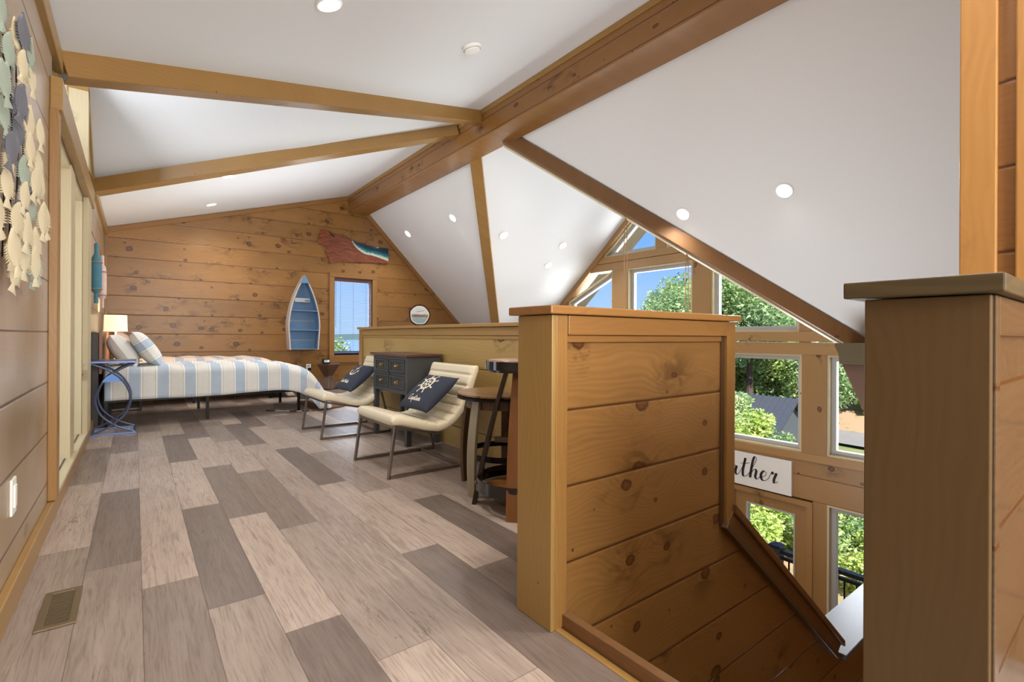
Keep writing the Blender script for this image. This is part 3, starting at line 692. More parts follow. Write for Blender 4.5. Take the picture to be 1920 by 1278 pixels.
rafter('ceiling_beam', (3.53, vy(3.53, -1), zr(3.53)), (6.9, vy(6.9, -1), zr(6.9)), .17, .15, 'rafter2', 'long dark brown valley beam descending in front of the tall gable windows', lip=-.045)

# ------------------------------------------------------------------ crown moulded hood by the beam foot
t = thing('wooden_hood', 'brown tapered wooden hood with crown moulding at the foot of the long valley beam', 'hood', (5.5, 1.6, .2))
MB().prism([(1.1, .90), (1.868, .90), (1.868, .87), (1.845, .82), (1.835, .80), (1.828, .70), (1.1, .70)], 'X', 5.38, 5.9).build('crown_moulding', 'pillC', t, .004)
MB().prism([(1.1, .70), (1.82, .70), (1.60, .17), (1.5, -.15), (1.1, -.15)], 'X', 5.42, 5.88).build('tapered_body', 'brown', t, .004)
struct(box('wall_corner_column', 'winZ', (5.3, 6.95, .45, 1.12, GF, .68)))

# ------------------------------------------------------------------ downlights, smoke detector
proto = None
def nrm_left(): return Vector((.304, 0, -1)).normalized()
def nrm_right(): return Vector((-1.01, 0, -1)).normalized()
def nrm_cross(): return Vector((0, -.85, -1)).normalized()
DL = [((.888, 2.921), 'L', 'round recessed downlight in the left ceiling at the top edge of the photo'),
      ((.887, 6.837), 'L', 'round recessed downlight in the left ceiling beyond the two valley beams, nearer of two'),
      ((.888, 8.475), 'L', 'round recessed downlight in the left ceiling closest to the far plank wall'),
      ((4.026, 8.437), 'R', 'round recessed downlight nearest the live-edge slab on the steep far ceiling'),
      ((4.032, 6.82), 'R', 'round recessed downlight on the steep far ceiling just left of the valley beam'),
      ((4.654, 6.294), 'C', 'round recessed downlight in the window gable ceiling nearest its valley beam'),
      ((5.957, 6.304), 'C', 'round recessed downlight in the window gable ceiling, upper one beside the windows'),
      ((5.944, 6.666), 'C', 'round recessed downlight in the window gable ceiling, lowest of its three'),
      ((4.612, 3.029), 'R', 'round recessed downlight in the broad right ceiling nearer the window valley beam'),
      ((4.603, 2.000), 'R', 'round recessed downlight in the broad right ceiling nearer the right post')]
for i, ((x, y), k, lab) in enumerate(DL):
    z, nv = (zl(x), nrm_left()) if k == 'L' else ((zr(x), nrm_right()) if k == 'R' else (zc(y), nrm_cross()))
    if proto is None:
        t = thing('recessed_light', lab, 'ceiling light', group='recessed ceiling downlights')
        MB().lathe([(.062, 0), (.076, .0), (.078, .005), (.068, .010), (.062, .006)], n=36).build('trim_ring', 'white', t, smooth=True)
        MB().lathe([(0, .004), (.062, .006)], n=36).build('lens', 'down', t, smooth=True); proto = t
    else: t = copy_tree(proto); t['label'] = lab
    t.location = Vector((x, y, z)); t.rotation_euler = Vector((0, 0, 1)).rotation_difference(nv).to_euler()
    ld = bpy.data.lights.new('downlight_lamp', 'SPOT'); ld.energy = 34; ld.spot_size = R(150); ld.spot_blend = .9; ld.shadow_soft_size = .06; ld.color = (1, .95, .88)
    lo = bpy.data.objects.new('downlight_lamp', ld); COL.objects.link(lo); lo.location = Vector((x, y, z))+nv*.03
    lo.rotation_euler = Vector((0, 0, -1)).rotation_difference(Vector((nv.x*.4, nv.y*.4, -1)).normalized()).to_euler()
t = thing('smoke_detector', 'white round smoke detector on the ceiling between the top downlight and the ridge beam', 'smoke detector', (2.114, 3.30, zl(2.114)))
MB().lathe([(0, 0), (.075, 0), (.075, -.012), (.066, -.02), (.06, -.034), (0, -.04)], (2.114, 3.3, zl(2.114)-.0), 32).build('housing', 'white', t, smooth=True)
MB().lathe([(.066, -.021), (.070, -.0225), (.066, -.026)], (2.114, 3.3, zl(2.114)), 32).build('vent_ring', 'sash', t)
t.rotation_euler = (0, -math.atan(.304), 0)

# ------------------------------------------------------------------ lettering
LET = {
 'a': ([[(.9, .85), (.6, 1.0), (.2, .75), (.1, .35), (.35, 0), (.7, .25), (.92, .9)], [(.92, .97), (.86, .3), (1.05, 0), (1.3, .25)]], 1.28),
 't': ([[(0, .25), (.35, 1.2), (.47, 2.0), (.36, .6), (.5, 0), (.8, .1), (.98, .35)], [(.0, 1.35), (.45, 1.38), (.95, 1.55)]], .95),
 'h': ([[(0, .25), (.4, 1.2), (.68, 2.1), (.45, 2.3), (.3, 1.6), (.25, 0)], [(.25, .3), (.55, .95), (.8, .85), (.78, .2), (1.0, 0), (1.22, .3)]], 1.2),
 'e': ([[(0, .25), (.5, .5), (.62, .85), (.35, 1.0), (.12, .55), (.3, .05), (.65, .05), (.95, .4)]], .92),
 'r': ([[(0, .3), (.25, 1.1), (.35, .9), (.68, 1.0), (.55, .4), (.62, 0), (.95, .2)]], .95),
 'g': ([[(.9, .85), (.5, 1.0), (.1, .6), (.3, .05), (.75, .3), (.92, .95), (.85, -.5), (.5, -1.1), (.2, -.8), (.6, -.2), (1.25, .25)]], 1.25),
 'p': ([[(.1, .3), (.3, 1.0), (.18, -1.0)], [(.25, .6), (.6, 1.0), (.88, .6), (.6, .05), (.28, .2)], [(.7, .1), (1.05, .3)]], 1.05),
 'i': ([[(.0, .3), (.3, 1.0), (.25, .3), (.4, 0), (.65, .3)], [(.36, 1.42), (.40, 1.52)]], .62),
 'n': ([[(0, .3), (.2, 1.0), (.2, 0)], [(.2, .4), (.55, 1.0), (.75, .8), (.72, .2), (.95, 0), (1.15, .3)]], 1.12),
 's': ([[(0, .2), (.4, 1.05), (.6, .5), (.4, 0), (.1, .15)], [(.4, 0), (.75, .3)]], .75),
 'C': ([[(1.2, 1.7), (1.0, 2.1), (.5, 1.9), (.1, 1.0), (.35, .1), (.9, .05), (1.3, .35)]], 1.3),
 'F': ([[(.1, 2.0), (.7, 1.95), (1.3, 2.15)], [(.7, 2.0), (.5, .6), (.2, 0), (-.1, .2)], [(.3, 1.1), (.95, 1.15)]], 1.15),
 'M': ([[(0, 0), (.4, 2.0), (.7, .4), (1.2, 2.0), (1.3, .2), (1.6, .2)]], 1.6)}
def word(txt, x=0, sc=1.0, slant=.18):
    out = []
    for ch in txt:
        if ch == ' ': x += .7*sc; continue
        st, w = LET[ch]
        for s_ in st: out.append([(x+(px+py*slant)*sc, py*sc) for px, py in catmull(s_, 7)])
        x += w*sc
    return out, x
def ribbon(m, st, w, f, thick=0.0):
    n = len(st); L_, R_ = [], []
    for i, (x, y) in enumerate(st):
        x0, y0 = st[max(0, i-1)]; x1, y1 = st[min(n-1, i+1)]; dx, dy = x1-x0, y1-y0; l = math.hypot(dx, dy) or 1
        ww = w*(1+thick*(max(0, abs(dy)/l-.35) if dy < 0 else -.35))/2
        L_.append(f(x-dy/l*ww, y+dx/l*ww)); R_.append(f(x+dy/l*ww, y-dx/l*ww))
    k = m.add(L_+R_, [(i, i+1, n+i+1, n+i) for i in range(n-1)])
# sign
t = thing('wall_sign', 'long white board sign with black cursive lettering above the glazed door', 'sign', (6.95, 3.6, -.9))
box('board', 'signw', (6.935, 6.978, 2.905, 4.42, -1.165, -.70), t, .003)
m = MB(); st, w = word('gather', 0, .125, .12); x00 = 3.96
sx = (x00-3.08)/w
for s_ in st: ribbon(m, s_, .016, lambda a, b: (6.931, x00-a*sx, -1.035+b*1.05), 1.6)
m.build('lettering', 'blackink', t)

# ------------------------------------------------------------------ ropes
for (x, y, lab) in ((4.42, 3.64, 'pair of thin ropes hanging at the left of the big gable window'), (4.86, 3.14, 'pair of thin ropes hanging in front of the big window, nearer its right post')):
    zt = zr(x)-.13
    t = thing('hanging_rope', lab, 'rope', (x, y, zt), 'ropes hanging from the valley beam')
    MB().tube([(x+.014*cos(a*pi/6), y, zt+.0+.014*sin(a*pi/6)) for a in range(12)], .003, 6, closed=True).build('eye_hook', 'black', t)
    for s_ in (-1, 1):
        MB().tube([(x, y+s_*.004, zt-.012), (x, y+s_*.02, zt-.2), (x, y+s_*.024, zt-2.4)], .0055, 6).build('rope', 'rope', t)

# ------------------------------------------------------------------ floor vent, outlets
t = thing('floor_register', 'bronze slotted floor vent near the left wall', 'floor vent', (-.2, 2.29, 0))
m, b = ringm([(-.252, 2.148), (-.15, 2.148), (-.15, 2.442), (-.252, 2.442)], .02, 0, .006)
m.v = [(p[1], p[2], p[0]+.001) for p in m.v]; m.build('frame', 'bronze', t, .001)
box('recess', 'slot', (-.234, -.168, 2.166, 2.424, .0005, .002), t)
for i in range(17): box('louver', 'bronze', (-.234, -.168, 2.172+i*.0148, 2.178+i*.0148, .0015, .0055), t)
t = thing('low_outlet', 'white wall plate low on the left wall', 'wall plate', (-.345, 2.5, .37))  # outlet with a white plate, set low on the left wall
box('plate', 'white', (-.35, -.342, 2.455, 2.535, .30, .43), t, .003)
box('outlet_face', 'white', (-.343, -.337, 2.478, 2.512, .325, .405), t, .002)
t = thing('power_outlet', 'white outlet on the far wall with a black charger plugged in', 'outlet', (2.475, 9.23, .37))
box('plate', 'white', (2.44, 2.52, 9.232, 9.24, .31, .43), t, .002); box('socket', 'sash', (2.46, 2.50, 9.229, 9.233, .38, .415), t)
t2 = thing('phone_charger', 'black charger and cord hanging from the far wall outlet', 'charger', (2.49, 9.2, .34))
box('plug', 'blackp', (2.465, 2.515, 9.19, 9.2315, .315, .365), t2, .004)
MB().tube(catmull([(2.49, 9.21, .315), (2.49, 9.21, .25), (2.53, 9.2, .12), (2.60, 9.19, .03), (2.64, 9.15, .008)], 6), .003, 6).build('cord', 'blackp', t2)

# ------------------------------------------------------------------ beds
def duvet(parent, y0, y1, xs=-.24, mat='stripe', hem=.27, seed=1):
    # arclength profile along the bed, then over the foot
    prof = [(xs, .60), (.2, .615), (.7, .615), (1.2, .612), (1.45, .60), (1.62, .565), (1.76, .49), (1.87, .37), (1.96, .22), (2.03, .07)]
    prof = catmull(prof, 8); W = y1-y0; m = MB(); uv = []; arc = 0
    rnd = random.Random(seed); ph = [rnd.random()*6 for _ in range(6)]
    ny = 40; rows = []
    for i, (x, z) in enumerate(prof):
        if i: arc += math.hypot(x-prof[i-1][0], z-prof[i-1][1])
        drop = min(z-.02, .335+.015*sin(x*3))    # how far the side hangs
        f = max(0, (x-1.45)/.6)
        for j in range(ny+1):
            s = j/ny; 
            # section: side hang, rounded top, side hang
            L1 = drop; L2 = W; tot = L1*2+L2; q = s*tot
            if q < L1: yy, zz = y0-.02-.015*(1-q/L1)-.02*f, z-.05-(L1-.05)*(1-q/L1)
            elif q > L1+L2: g = (q-L1-L2)/L1; yy, zz = y1+.02+.015*g, z-.05-(L1-.05)*g
            else:
                g = (q-L1)/L2; yy = y0+W*g; ed = min(g, 1-g)*W; zz = z-.05*max(0, 1-ed/.10)**2
            wv = .008*sin(x*17+ph[0]+yy*3)+.006*sin(yy*21+ph[1]+x*5)
            if q < L1 or q > L1+L2: yy += wv*1.3; 
            else: zz += wv+.006*sin(x*6+ph[2])
            zz = max(.018, zz)
            m.v.append((x-(.05*f if q < L1 else 0), yy, zz)); uv.append((arc+xs, s))
    n = len(prof)
    m.f = [(i*(ny+1)+j, (i+1)*(ny+1)+j, (i+1)*(ny+1)+j+1, i*(ny+1)+j+1) for i in range(n-1) for j in range(ny)]
    o = m.build('duvet', mat, parent, smooth='all', uvf=uv)
    sd = o.modifiers.new('thick', 'SOLIDIFY'); sd.thickness = .018; sd.offset = -1
    return o
def bed(y0, y1, label, mat):
    t = thing('bed', label, 'bed', (.75, (y0+y1)/2, 0))
    m = MB()
    m.box(-.25, 1.66, y0, y0+.03, .25, .29).box(-.25, 1.66, y1-.03, y1, .25, .29).box(1.63, 1.66, y0+.03, y1-.03, .25, .29).box(-.25, -.22, y0+.03, y1-.03, .25, .29)
    for i in range(9): m.box(-.1+i*.2, -.07+i*.2, y0+.03, y1-.03, .265, .28)
    m.box(-.22, 1.63, (y0+y1)/2-.02, (y0+y1)/2+.02, .24, .265)
    m.build('bed_frame', 'black', t)
    for x in (-.23, .65, 1.62):
        for y in (y0+.015, y1-.015): box('leg', 'black', (x-.015, x+.015, y-.015, y+.015, 0, .25), t)
    box('mattress', 'linen', (-.24, 1.60, y0+.01, y1-.01, .291, .565), t, .05)
    h = box('headboard', 'head', (-.345, -.285, y0-.06, y1+.03, 0, .96), t, .006)
    box('face_board', 'headw', (-.285, -.262, y0-.06, y1+.03, .55, .98), h, .004)
    duvet(t, y0, y1, mat=mat, seed=int(y0*10))
    return t
bed(6.45, 7.46, 'bed with blue and white striped duvet nearest the silver side table', 'stripe')
bed(8.06, 9.05, 'second striped bed standing beyond the nearer bed against the far plank wall', 'stripep')
def pillow_fn(w, h, t):
    def f(u, v, side=1):       # u,v in 0..1
        a, b = 2*u-1, 2*v-1
        pin = 1-.07*(1-b*b)*(abs(a)**3) ; pin2 = 1-.07*(1-a*a)*(abs(b)**3)
        th = t/2*((1-abs(a)**2.6)*(1-abs(b)**2.6))**.5
        return (a*w/2*pin, b*h/2*pin2, side*th)
    return f
def pillow_mesh(f, n=22):
    m = MB(); uv = []
    for side in (1, -1):
        k = len(m.v)
        for j in range(n+1):
            for i in range(n+1):
                m.v.append(f(i/n, j/n, side)); uv.append((i/n, j/n))
        m.f += [tuple(k+q for q in (j*(n+1)+i, j*(n+1)+i+1, (j+1)*(n+1)+i+1, (j+1)*(n+1)+i)[::side]) for j in range(n) for i in range(n)]
    return m, uv
def pillow(name, label, w, h, t, loc, ux, uy, mat, uvscale=None, group=None, border=False):
    o_ = thing(name, label, 'pillow', (0, 0, 0), group); f = pillow_fn(w, h, t); m, uv = pillow_mesh(f)
    if uvscale: uv = [(p[uvscale[2]]*uvscale[0]+uvscale[1], 0) for p in uv]
    m.build('cover', mat, o_, smooth='all', uvf=uv)
    ux, uy = Vector(ux).normalized(), Vector(uy).normalized(); uy = (uy-ux*uy.dot(ux)).normalized(); uz = ux.cross(uy)
    mt = Matrix((ux, uy, uz)).transposed().to_4x4(); mt.translation = Vector(loc); o_.matrix_world = mt
    return o_, f
# x axis of pillow along -Y (viewer's left to right), y axis up the lean, z axis out of the face
pillow('bed_pillow', 'plain white pillow leaning on the headboard of the nearer bed', .60, .42, .20, (-.10, 6.82, .765), (0, 1, 0), (-.62, 0, 1), 'linen')
p_, f_ = pillow('bed_pillow', 'striped pillow in front of the plain white one on the nearer bed', .60, .46, .18, (.10, 6.84, .79), (0, 1, 0), (-.68, 0, 1), 'stripe', (.486, -.05, 1))
pillow('bed_pillow', 'blush toned pillow on the farther bed behind the lamp', .60, .42, .18, (-.10, 8.5, .80), (0, 1, 0), (-.55, 0, 1), 'pink')
# ------------------------------------------------------------------ nightstand + lamp
t = thing('night_table', 'small black metal table between the two beds under the lamp', 'table', (-.15, 7.76, 0))
box('table_top', 'black', (-.33, .08, 7.56, 7.96, .585, .61), t, .004)
for x in (-.31, .06):
    for y in (7.58, 7.94): box('leg', 'black', (x-.01, x+.01, y-.01, y+.01, .012, .585), t)
for y in (7.58, 7.94): MB().bar((-.31, y, .02), (.06, y, .02), .018).build('floor_rail', 'black', t)
t = thing('table_lamp', 'lit table lamp with cream drum shade between the beds', 'lamp', (-.19, 7.82, .61))
MB().lathe([(0, .611), (.07, .611), (.07, .625), (.02, .64), (.010, .66), (.010, 1.0), (0, 1.0)], (-.19, 7.82, 0), 24).build('stand', 'linen', t, smooth=True)
MB().lathe([(.118, .985), (.112, 1.185), (.110, 1.185), (.116, .985)], (-.19, 7.82, 0), 40).build('lamp_shade', 'shade', t, smooth=True)
ld = bpy.data.lights.new('bulb', 'POINT'); ld.energy = 9; ld.color = (1, .78, .5); ld.shadow_soft_size = .04
lo = bpy.data.objects.new('bulb', ld); COL.objects.link(lo); lo.location = (-.19, 7.82, 1.12)

# ------------------------------------------------------------------ fish shaped side table
t = thing('side_table', 'blue-grey metal side table whose crossed curved legs form a fish', 'table', (-.16, 6.15, 0))
box('table_top', 'bluemet', (-.325, .012, 5.93, 6.37, .675, .698), t, .005)
def zx(side): # leg arc in XZ
    P = [(0.0, .672), (.13, .605), (.235, .50), (.29, .35), (.255, .20), (.14, .085), (.0, .018)]
    Q = [(-.16+(-1)*side*(-.16)+(-side)*p[0]*1.0, p[1]) for p in P]
    return catmull(Q, 6)
for y in (5.955, 6.345):
    for s_ in (1, -1):
        L1 = zx(s_)
        MB().tube([(x, y+(.006*s_), z) for x, z in L1], .009, 8).build('leg', 'bluemet', t, smooth=True)
m = MB(); m.prism([(-.155, .59), (-.10, .545), (-.075, .50), (-.245, .50), (-.215, .545)], 'Y', 5.95, 5.957); m.build('fish_plate', 'plate', t)
m = MB()
for y in (5.955, 6.345): m.bar((-.325, y, .010), (.01, y, .010), .016)
for x in (-.318, .005): m.bar((x, 5.955, .010), (x, 6.345, .010), .016)
m.build('base_frame', 'bluemet', t)

# ------------------------------------------------------------------ hide rug
pts = [(1.30, 6.72), (1.45, 6.60), (1.62, 6.44), (1.85, 6.42), (2.1, 6.48), (2.28, 6.62), (2.34, 6.9), (2.25, 7.2), (2.05, 7.35), (1.85, 7.3), (1.72, 7.1), (1.62, 7.35), (1.5, 7.3), (1.46, 7.0)]
pts = catmull(pts+[pts[0]], 4)[:-1]
o = MB().prism(pts, 'Z', .002, .012).build('hide_rug', 'hide', None); solo(o, 'brown hide rug with zebra striped end at the foot of the nearer bed', 'rug')

# ------------------------------------------------------------------ hourglass stool and clock
t = thing('accent_stool', 'dark brown faceted hourglass stool under the far window, holding the clock', 'stool', (2.70, 8.85, 0))
m = MB().lathe([(0, 0), (.20, 0), (.21, .02), (.085, .21), (.085, .235), (.215, .435), (.215, .45), (0, .45)], (2.72, 8.88, 0), 6, a0=.25, a1=2*pi+.25)
m.build('body', 'walnut', t, .004)
t = thing('digital_clock', 'small black digital clock standing on the hourglass stool', 'clock', (2.66, 8.78, .45))
box('case', 'blackp', (2.585, 2.725, 8.75, 8.81, .452, .545), t, .02)
def seg(m, x, z, w, h, on, y):
    th = w*.26
    R_ = {'a': (0, h-th, w, h), 'g': (0, h/2-th/2, w, h/2+th/2), 'd': (0, 0, w, th), 'f': (0, h/2, th, h), 'e': (0, 0, th, h/2), 'b': (w-th, h/2, w, h), 'c': (w-th, 0, w, h/2)}
    for k in on: a, b, c, d = R_[k]; m.box(x+a, x+c, y-.001, y, z+b, z+d)
DG = {'5': 'afgcd', '0': 'abcdef', '6': 'afgecd', '8': 'abcdefg'}
m = MB()
for ch, x in (('5', 2.613), ('0', 2.647), ('8', 2.674)): seg(m, x, .480, .021, .036, DG[ch], 8.7495)
m.box(2.638, 2.641, 8.7485, 8.7495, .488, .492).box(2.638, 2.641, 8.7485, 8.7495, .503, .507)
m.build('digits', flat('white_led', (240, 240, 240), .5, emit=(255, 255, 255), es=.25), t)

# ------------------------------------------------------------------ boat shelf
t = thing('boat_shelf', 'blue boat-shaped wall shelf standing upright left of the far window', 'shelf', (2.357, 9.15, .69))
def bw(z):   # half width
    k = (z-.695)/(2.0-.695)
    return .005+.262*max(0, 1-max(0, (k-.30)/.70)**1.9)*(1-.10*max(0, (.30-k)/.30))
zs = [.695+i*(2.0-.695)/26 for i in range(27)]
cxb = 2.357
for s_ in (-1, 1):
    m = MB(); n = len(zs)
    vs = []
    for z in zs:
        w = bw(z); d = 9.03
        vs += [(cxb+s_*w, d, z), (cxb+s_*max(.001, w-.02), d, z), (cxb+s_*max(.001, w-.02), 9.238, z), (cxb+s_*w, 9.238, z)]
    m.add(vs, [tuple(4*i+k for k in q) for i in range(n-1) for q in ((0, 1, 5, 4), (1, 2, 6, 5), (2, 3, 7, 6), (3, 0, 4, 7))]+[(0, 1, 2, 3), tuple(4*(n-1)+k for k in (3, 2, 1, 0))])
    m.build('side_plank', 'boatout', t)
    m = MB(); vs = []
    for z in zs:
        w = bw(z)-.0205; vs += [(cxb+s_*max(0, w), 9.032, z), (cxb+s_*max(0, w), 9.236, z)]
    m.add(vs, [(2*i, 2*i+1, 2*i+3, 2*i+2) for i in range(n-1)]); m.build('inner_lining', 'boatin', t)
poly = [(cxb-bw(z), z) for z in zs]+[(cxb+bw(z), z) for z in zs[::-1]]
MB().prism(poly, 'Y', 9.225, 9.236).build('back_panel', 'boatin', t)
for z in (.70, 1.03, 1.37):
    w = bw(z)-.019; MB().prism([(cxb-w, 9.036), (cxb+w, 9.036), (cxb+w, 9.224), (cxb-w, 9.224)], 'Z', z, z+.014).build('shelf_board', 'boatin', t)
MB().prism([(cxb-bw(1.86), 1.86), (cxb+bw(1.86), 1.86), (cxb, 2.005)], 'Y', 9.025, 9.045).build('bow_cap', 'boatin', t)
for z in (.86, 1.2): box('groove_board', 'boatout', (cxb-.21, cxb+.21, 9.220, 9.2245, z, z+.006), t)
t = thing('small_sign', 'small white lettered plaque inside the top of the boat shelf', 'sign', (2.33, 9.1, 1.55))
box('board', 'signw', (2.225, 2.475, 9.165, 9.18, 1.535, 1.605), t, .003)
m = MB()
for i in range(9): m.box(2.24+i*.025, 2.252+i*.025, 9.1635, 9.165, 1.565, 1.568)
for x in (2.40, 2.425, 2.445): m.box(x, x+.012, 9.1635, 9.165, 1.55, 1.575)
m.build('marks', 'blackink', t)

# ------------------------------------------------------------------ live edge slab with resin wave
t = thing('wall_slab', 'live-edge wood slab with teal ocean resin hanging above the far window', 'wall art', (3.3, 9.2, 2.5))
out = [(2.680, 2.862), (2.800, 2.866), (2.93, 2.815), (3.029, 2.787), (3.146, 2.778), (3.252, 2.745), (3.434, 2.700), (3.683, 2.676), (3.965, 2.672), (3.967, 2.367), (3.684, 2.36), (3.411, 2.346), (3.148, 2.325), (3.0, 2.318), (2.928, 2.295), (2.837, 2.261), (2.815, 2.37), (2.746, 2.505), (2.80, 2.545), (2.78, 2.57), (2.70, 2.59), (2.613, 2.618)]
MB().prism(out, 'Y', 9.19, 9.235).build('slab', 'slab', t, .006)
top = [(3.241, 2.745), (3.434, 2.700), (3.683, 2.676), (3.80, 2.675), (3.965, 2.672)]; bot = [(3.241, 2.736), (3.33, 2.615), (3.484, 2.521), (3.66, 2.50), (3.967, 2.425)]
tp, bt = catmull(top, 8), catmull(bot, 8); m = MB(); uv = []
for a, b in zip(tp, bt):
    for k in range(7): g = k/6; m.v.append((a[0]*(1-g)+b[0]*g, 9.188, a[1]*(1-g)+b[1]*g-.004*(1-g))); uv.append((0, g))
m.f = [(i*7+k, i*7+k+1, (i+1)*7+k+1, (i+1)*7+k) for i in range(len(tp)-1) for k in range(6)]
m.build('resin_wave', 'resin', t, uvf=uv)
m = MB(); m.tube([(x, 9.187, z-.003) for x, z in bt], .006, 6); m.build('foam_line', 'slice', t)
MB().tube([(2.82, 9.188, 2.84), (2.86, 9.186, 2.80), (2.90, 9.188, 2.77), (2.93, 9.188, 2.76)], [.006, .014, .012, .004], 6).build('bark_split', 'bark', t)

# ------------------------------------------------------------------ round slice picture on cap
t = thing('round_picture', 'round bark-edged wood slice painted with a shore scene, standing on the long half wall', 'picture', (2.262, 4.47, 1.155))
rng = random.Random(3)
pr = [(.096*(1+.035*sin(5*a*pi/24+1)+.03*rng.random())*cos(a*pi/24), .098*(1+.03*rng.random())*sin(a*pi/24)) for a in range(48)]
pr = [(x, max(y, -.094)) for x, y in pr]
def loc(m):   # build in local coordinates, then place with the empty
    return m
t.location = (0, 0, 0)
MB().prism(pr, 'Y', 0, .022).build('bark_rim', 'bark', t, .002)
MB().prism([(x*.86, max(y*.86, -.0935)) for x, y in pr], 'Y', -.003, .0).build('wood_face', 'slice', t)
MB().prism([(x*.78, y*.78) for x, y in pr], 'Y', -.005, -.003).build('painting', 'art', t)
m = MB()
for a, b in (((-.055, .012), (-.035, -.002)), ((-.035, -.002), (.03, -.004)), ((.03, -.004), (.048, .010)), ((-.05, -.012), (-.03, .004)), ((-.03, .03), (.035, .04))): m.bar((a[0], -.0055, a[1]), (b[0], -.0055, b[1]), .003)
m.build('painted_lines', 'blackink', t)
t.location = (2.265, 4.47, 1.1555); t.rotation_euler = (R(-4), 0, R(-22)); t.scale = (1.1, 1.1, 1.1)

# ------------------------------------------------------------------ lounge chairs
def lounge():
    t = thing('lounge_chair', 'nearer cream channel-tufted lounge chair on a dark steel frame, holding the ship wheel pillow', 'chair', group='cream lounge chairs')
    cl = catmull([(1.345, .380), (1.42, .376), (1.52, .348), (1.63, .313), (1.73, .308), (1.82, .350), (1.895, .43), (1.945, .53), (1.985, .64), (2.018, .73)], 20)
    n = len(cl); m = MB(); K = 26; L = [0]
    for i in range(1, n): L.append(L[-1]+math.dist(cl[i], cl[i-1]))
    hw = .325
    for i, (x, z) in enumerate(cl):
        a, b = cl[max(0, i-1)], cl[min(n-1, i+1)]; d = Vector((b[0]-a[0], 0, b[1]-a[1])).normalized(); nn = Vector((-d.z, 0, d.x))
        s = L[i]/L[-1]; e = min(L[i], L[-1]-L[i]); th = .038*min(1, (1-(1-min(1, e/.035))**2)**.5+.05)
        ch = min(1, abs(sin(pi*max(0, L[i]-.11)/.082))*1.9) if .11 < L[i] else 1
        for k in range(K):
            q = 2*pi*k/K; c_, s_ = cos(q), sin(q)
            yy = hw*(abs(c_)**.22)*(1 if c_ > 0 else -1); hh = (abs(s_)**.5)*(1 if s_ > 0 else -1)
            edge = 1 if abs(yy) < hw-.035 else .3
            off = th*hh - (.017*(1-ch)*edge if hh > .2 else 0)
            m.v.append(tuple(Vector((x, yy, z))+nn*off))
    m.f = [(i*K+k, i*K+(k+1) % K, (i+1)*K+(k+1) % K, (i+1)*K+k) for i in range(n-1) for k in range(K)]+[tuple(range(K))[::-1], tuple(range((n-1)*K, n*K))]
    m.build('padded_seat', 'leather', t, smooth='all')
    for y in (-.31, .31):
        MB().bar((1.33, y, .0), (1.375, y, .345), .02).build('leg', 'steel', t, .002)
        MB().bar((2.0, y, .02), (1.90, y, .40), .02).build('leg', 'steel', t, .002)
        MB().bar((1.33, y, .011), (2.0, y, .011), .02).build('floor_rail', 'steel', t, .002)
        MB().bar((1.375, y, .335), (1.72, y, .262), .018).build('side_rail', 'steel', t, .002)
    MB().bar((1.375, -.31, .335), (1.375, .31, .335), .02).build('front_rail', 'steel', t, .002)
    MB().bar((1.885, -.31, .012), (1.885, .31, .012), .02).build('cross_rail', 'steel', t, .002)
    MB().bar((1.90, -.31, .40), (1.90, .31, .40), .018).build('back_rail', 'steel', t, .002)
    return t
c1 = lounge(); c2 = copy_tree(c1)
c1.location = (0, 3.37, 0); c2.location = (.015, 4.90, 0)
c2['label'] = 'farther cream channel-tufted lounge chair on a dark steel frame, half hidden by the dresser'

def cushion(label, kind, loc, ux, uy, w=.43, h=.36, t_=.11):
    o_ = thing('throw_pillow', label, 'pillow', group=None); f = pillow_fn(w, h, t_); m, uv = pillow_mesh(f); m.build('cover', 'denim', o_, smooth='all')
    def F(x, y):    # x,y metres from centre
        p = f(.5+x/w, .5+y/h); return (p[0], p[1], p[2]+.003)
    m = MB()
    def disc(cx, cy, r0, r1, n=28): 
        ribbon(m, [(cx+(r0+r1)/2*cos(2*pi*i/n), cy+(r0+r1)/2*sin(2*pi*i/n)) for i in range(n+1)], r1-r0, F)
    if kind == 'wheel':
        cx, cy = 0, .045; disc(cx, cy, .050, .068); disc(cx, cy, .012, .024)
        for k in range(8):
            a = k*pi/4+.39; ribbon(m, [(cx+r*cos(a), cy+r*sin(a)) for r in (.02, .035, .05)], .009, F)
            ribbon(m, [(cx+r*cos(a), cy+r*sin(a)) for r in (.066, .078, .09, .104)], .011, F)
            disc(cx+.098*cos(a), cy+.098*sin(a), .001, .009, 8)
        m.build('wheel_emblem', 'ink', o_); m = MB()
        st, ww = word('Captain', 0, .022, .2)
        for s_ in st: ribbon(m, [(p[0]-ww/2, p[1]-.125) for p in s_], .0065, F)
        m.build('lettering', 'ink', o_)
    else:
        cx, cy = 0, .05
        disc(cx, cy+.065, .008, .016); ribbon(m, [(cx, cy+.05-.01*i) for i in range(12)], .012, F); ribbon(m, [(cx-.035+.01*i, cy+.03) for i in range(8)], .01, F)
        ribbon(m, [(cx+.065*sin(a), cy-.01-.05*cos(a)) for a in [(-1.25+.25*i) for i in range(11)]], .016, F)
        for s_ in (-1, 1): ribbon(m, [(cx+s_*.075, cy-.02), (cx+s_*.06, cy+.005)], .02, F)
        m.build('anchor_emblem', 'ink', o_); m = MB()
        st, ww = word('First Mate', 0, .018, .2)
        for s_ in st: ribbon(m, [(p[0]-ww/2, p[1]-.115) for p in s_], .006, F)
        m.build('lettering', 'ink', o_)
    ux, uy = Vector(ux).normalized(), Vector(uy).normalized(); uy = (uy-ux*uy.dot(ux)).normalized(); uz = ux.cross(uy)
    mt = Matrix((ux, uy, uz)).transposed().to_4x4(); mt.translation = Vector(loc); o_.matrix_world = mt
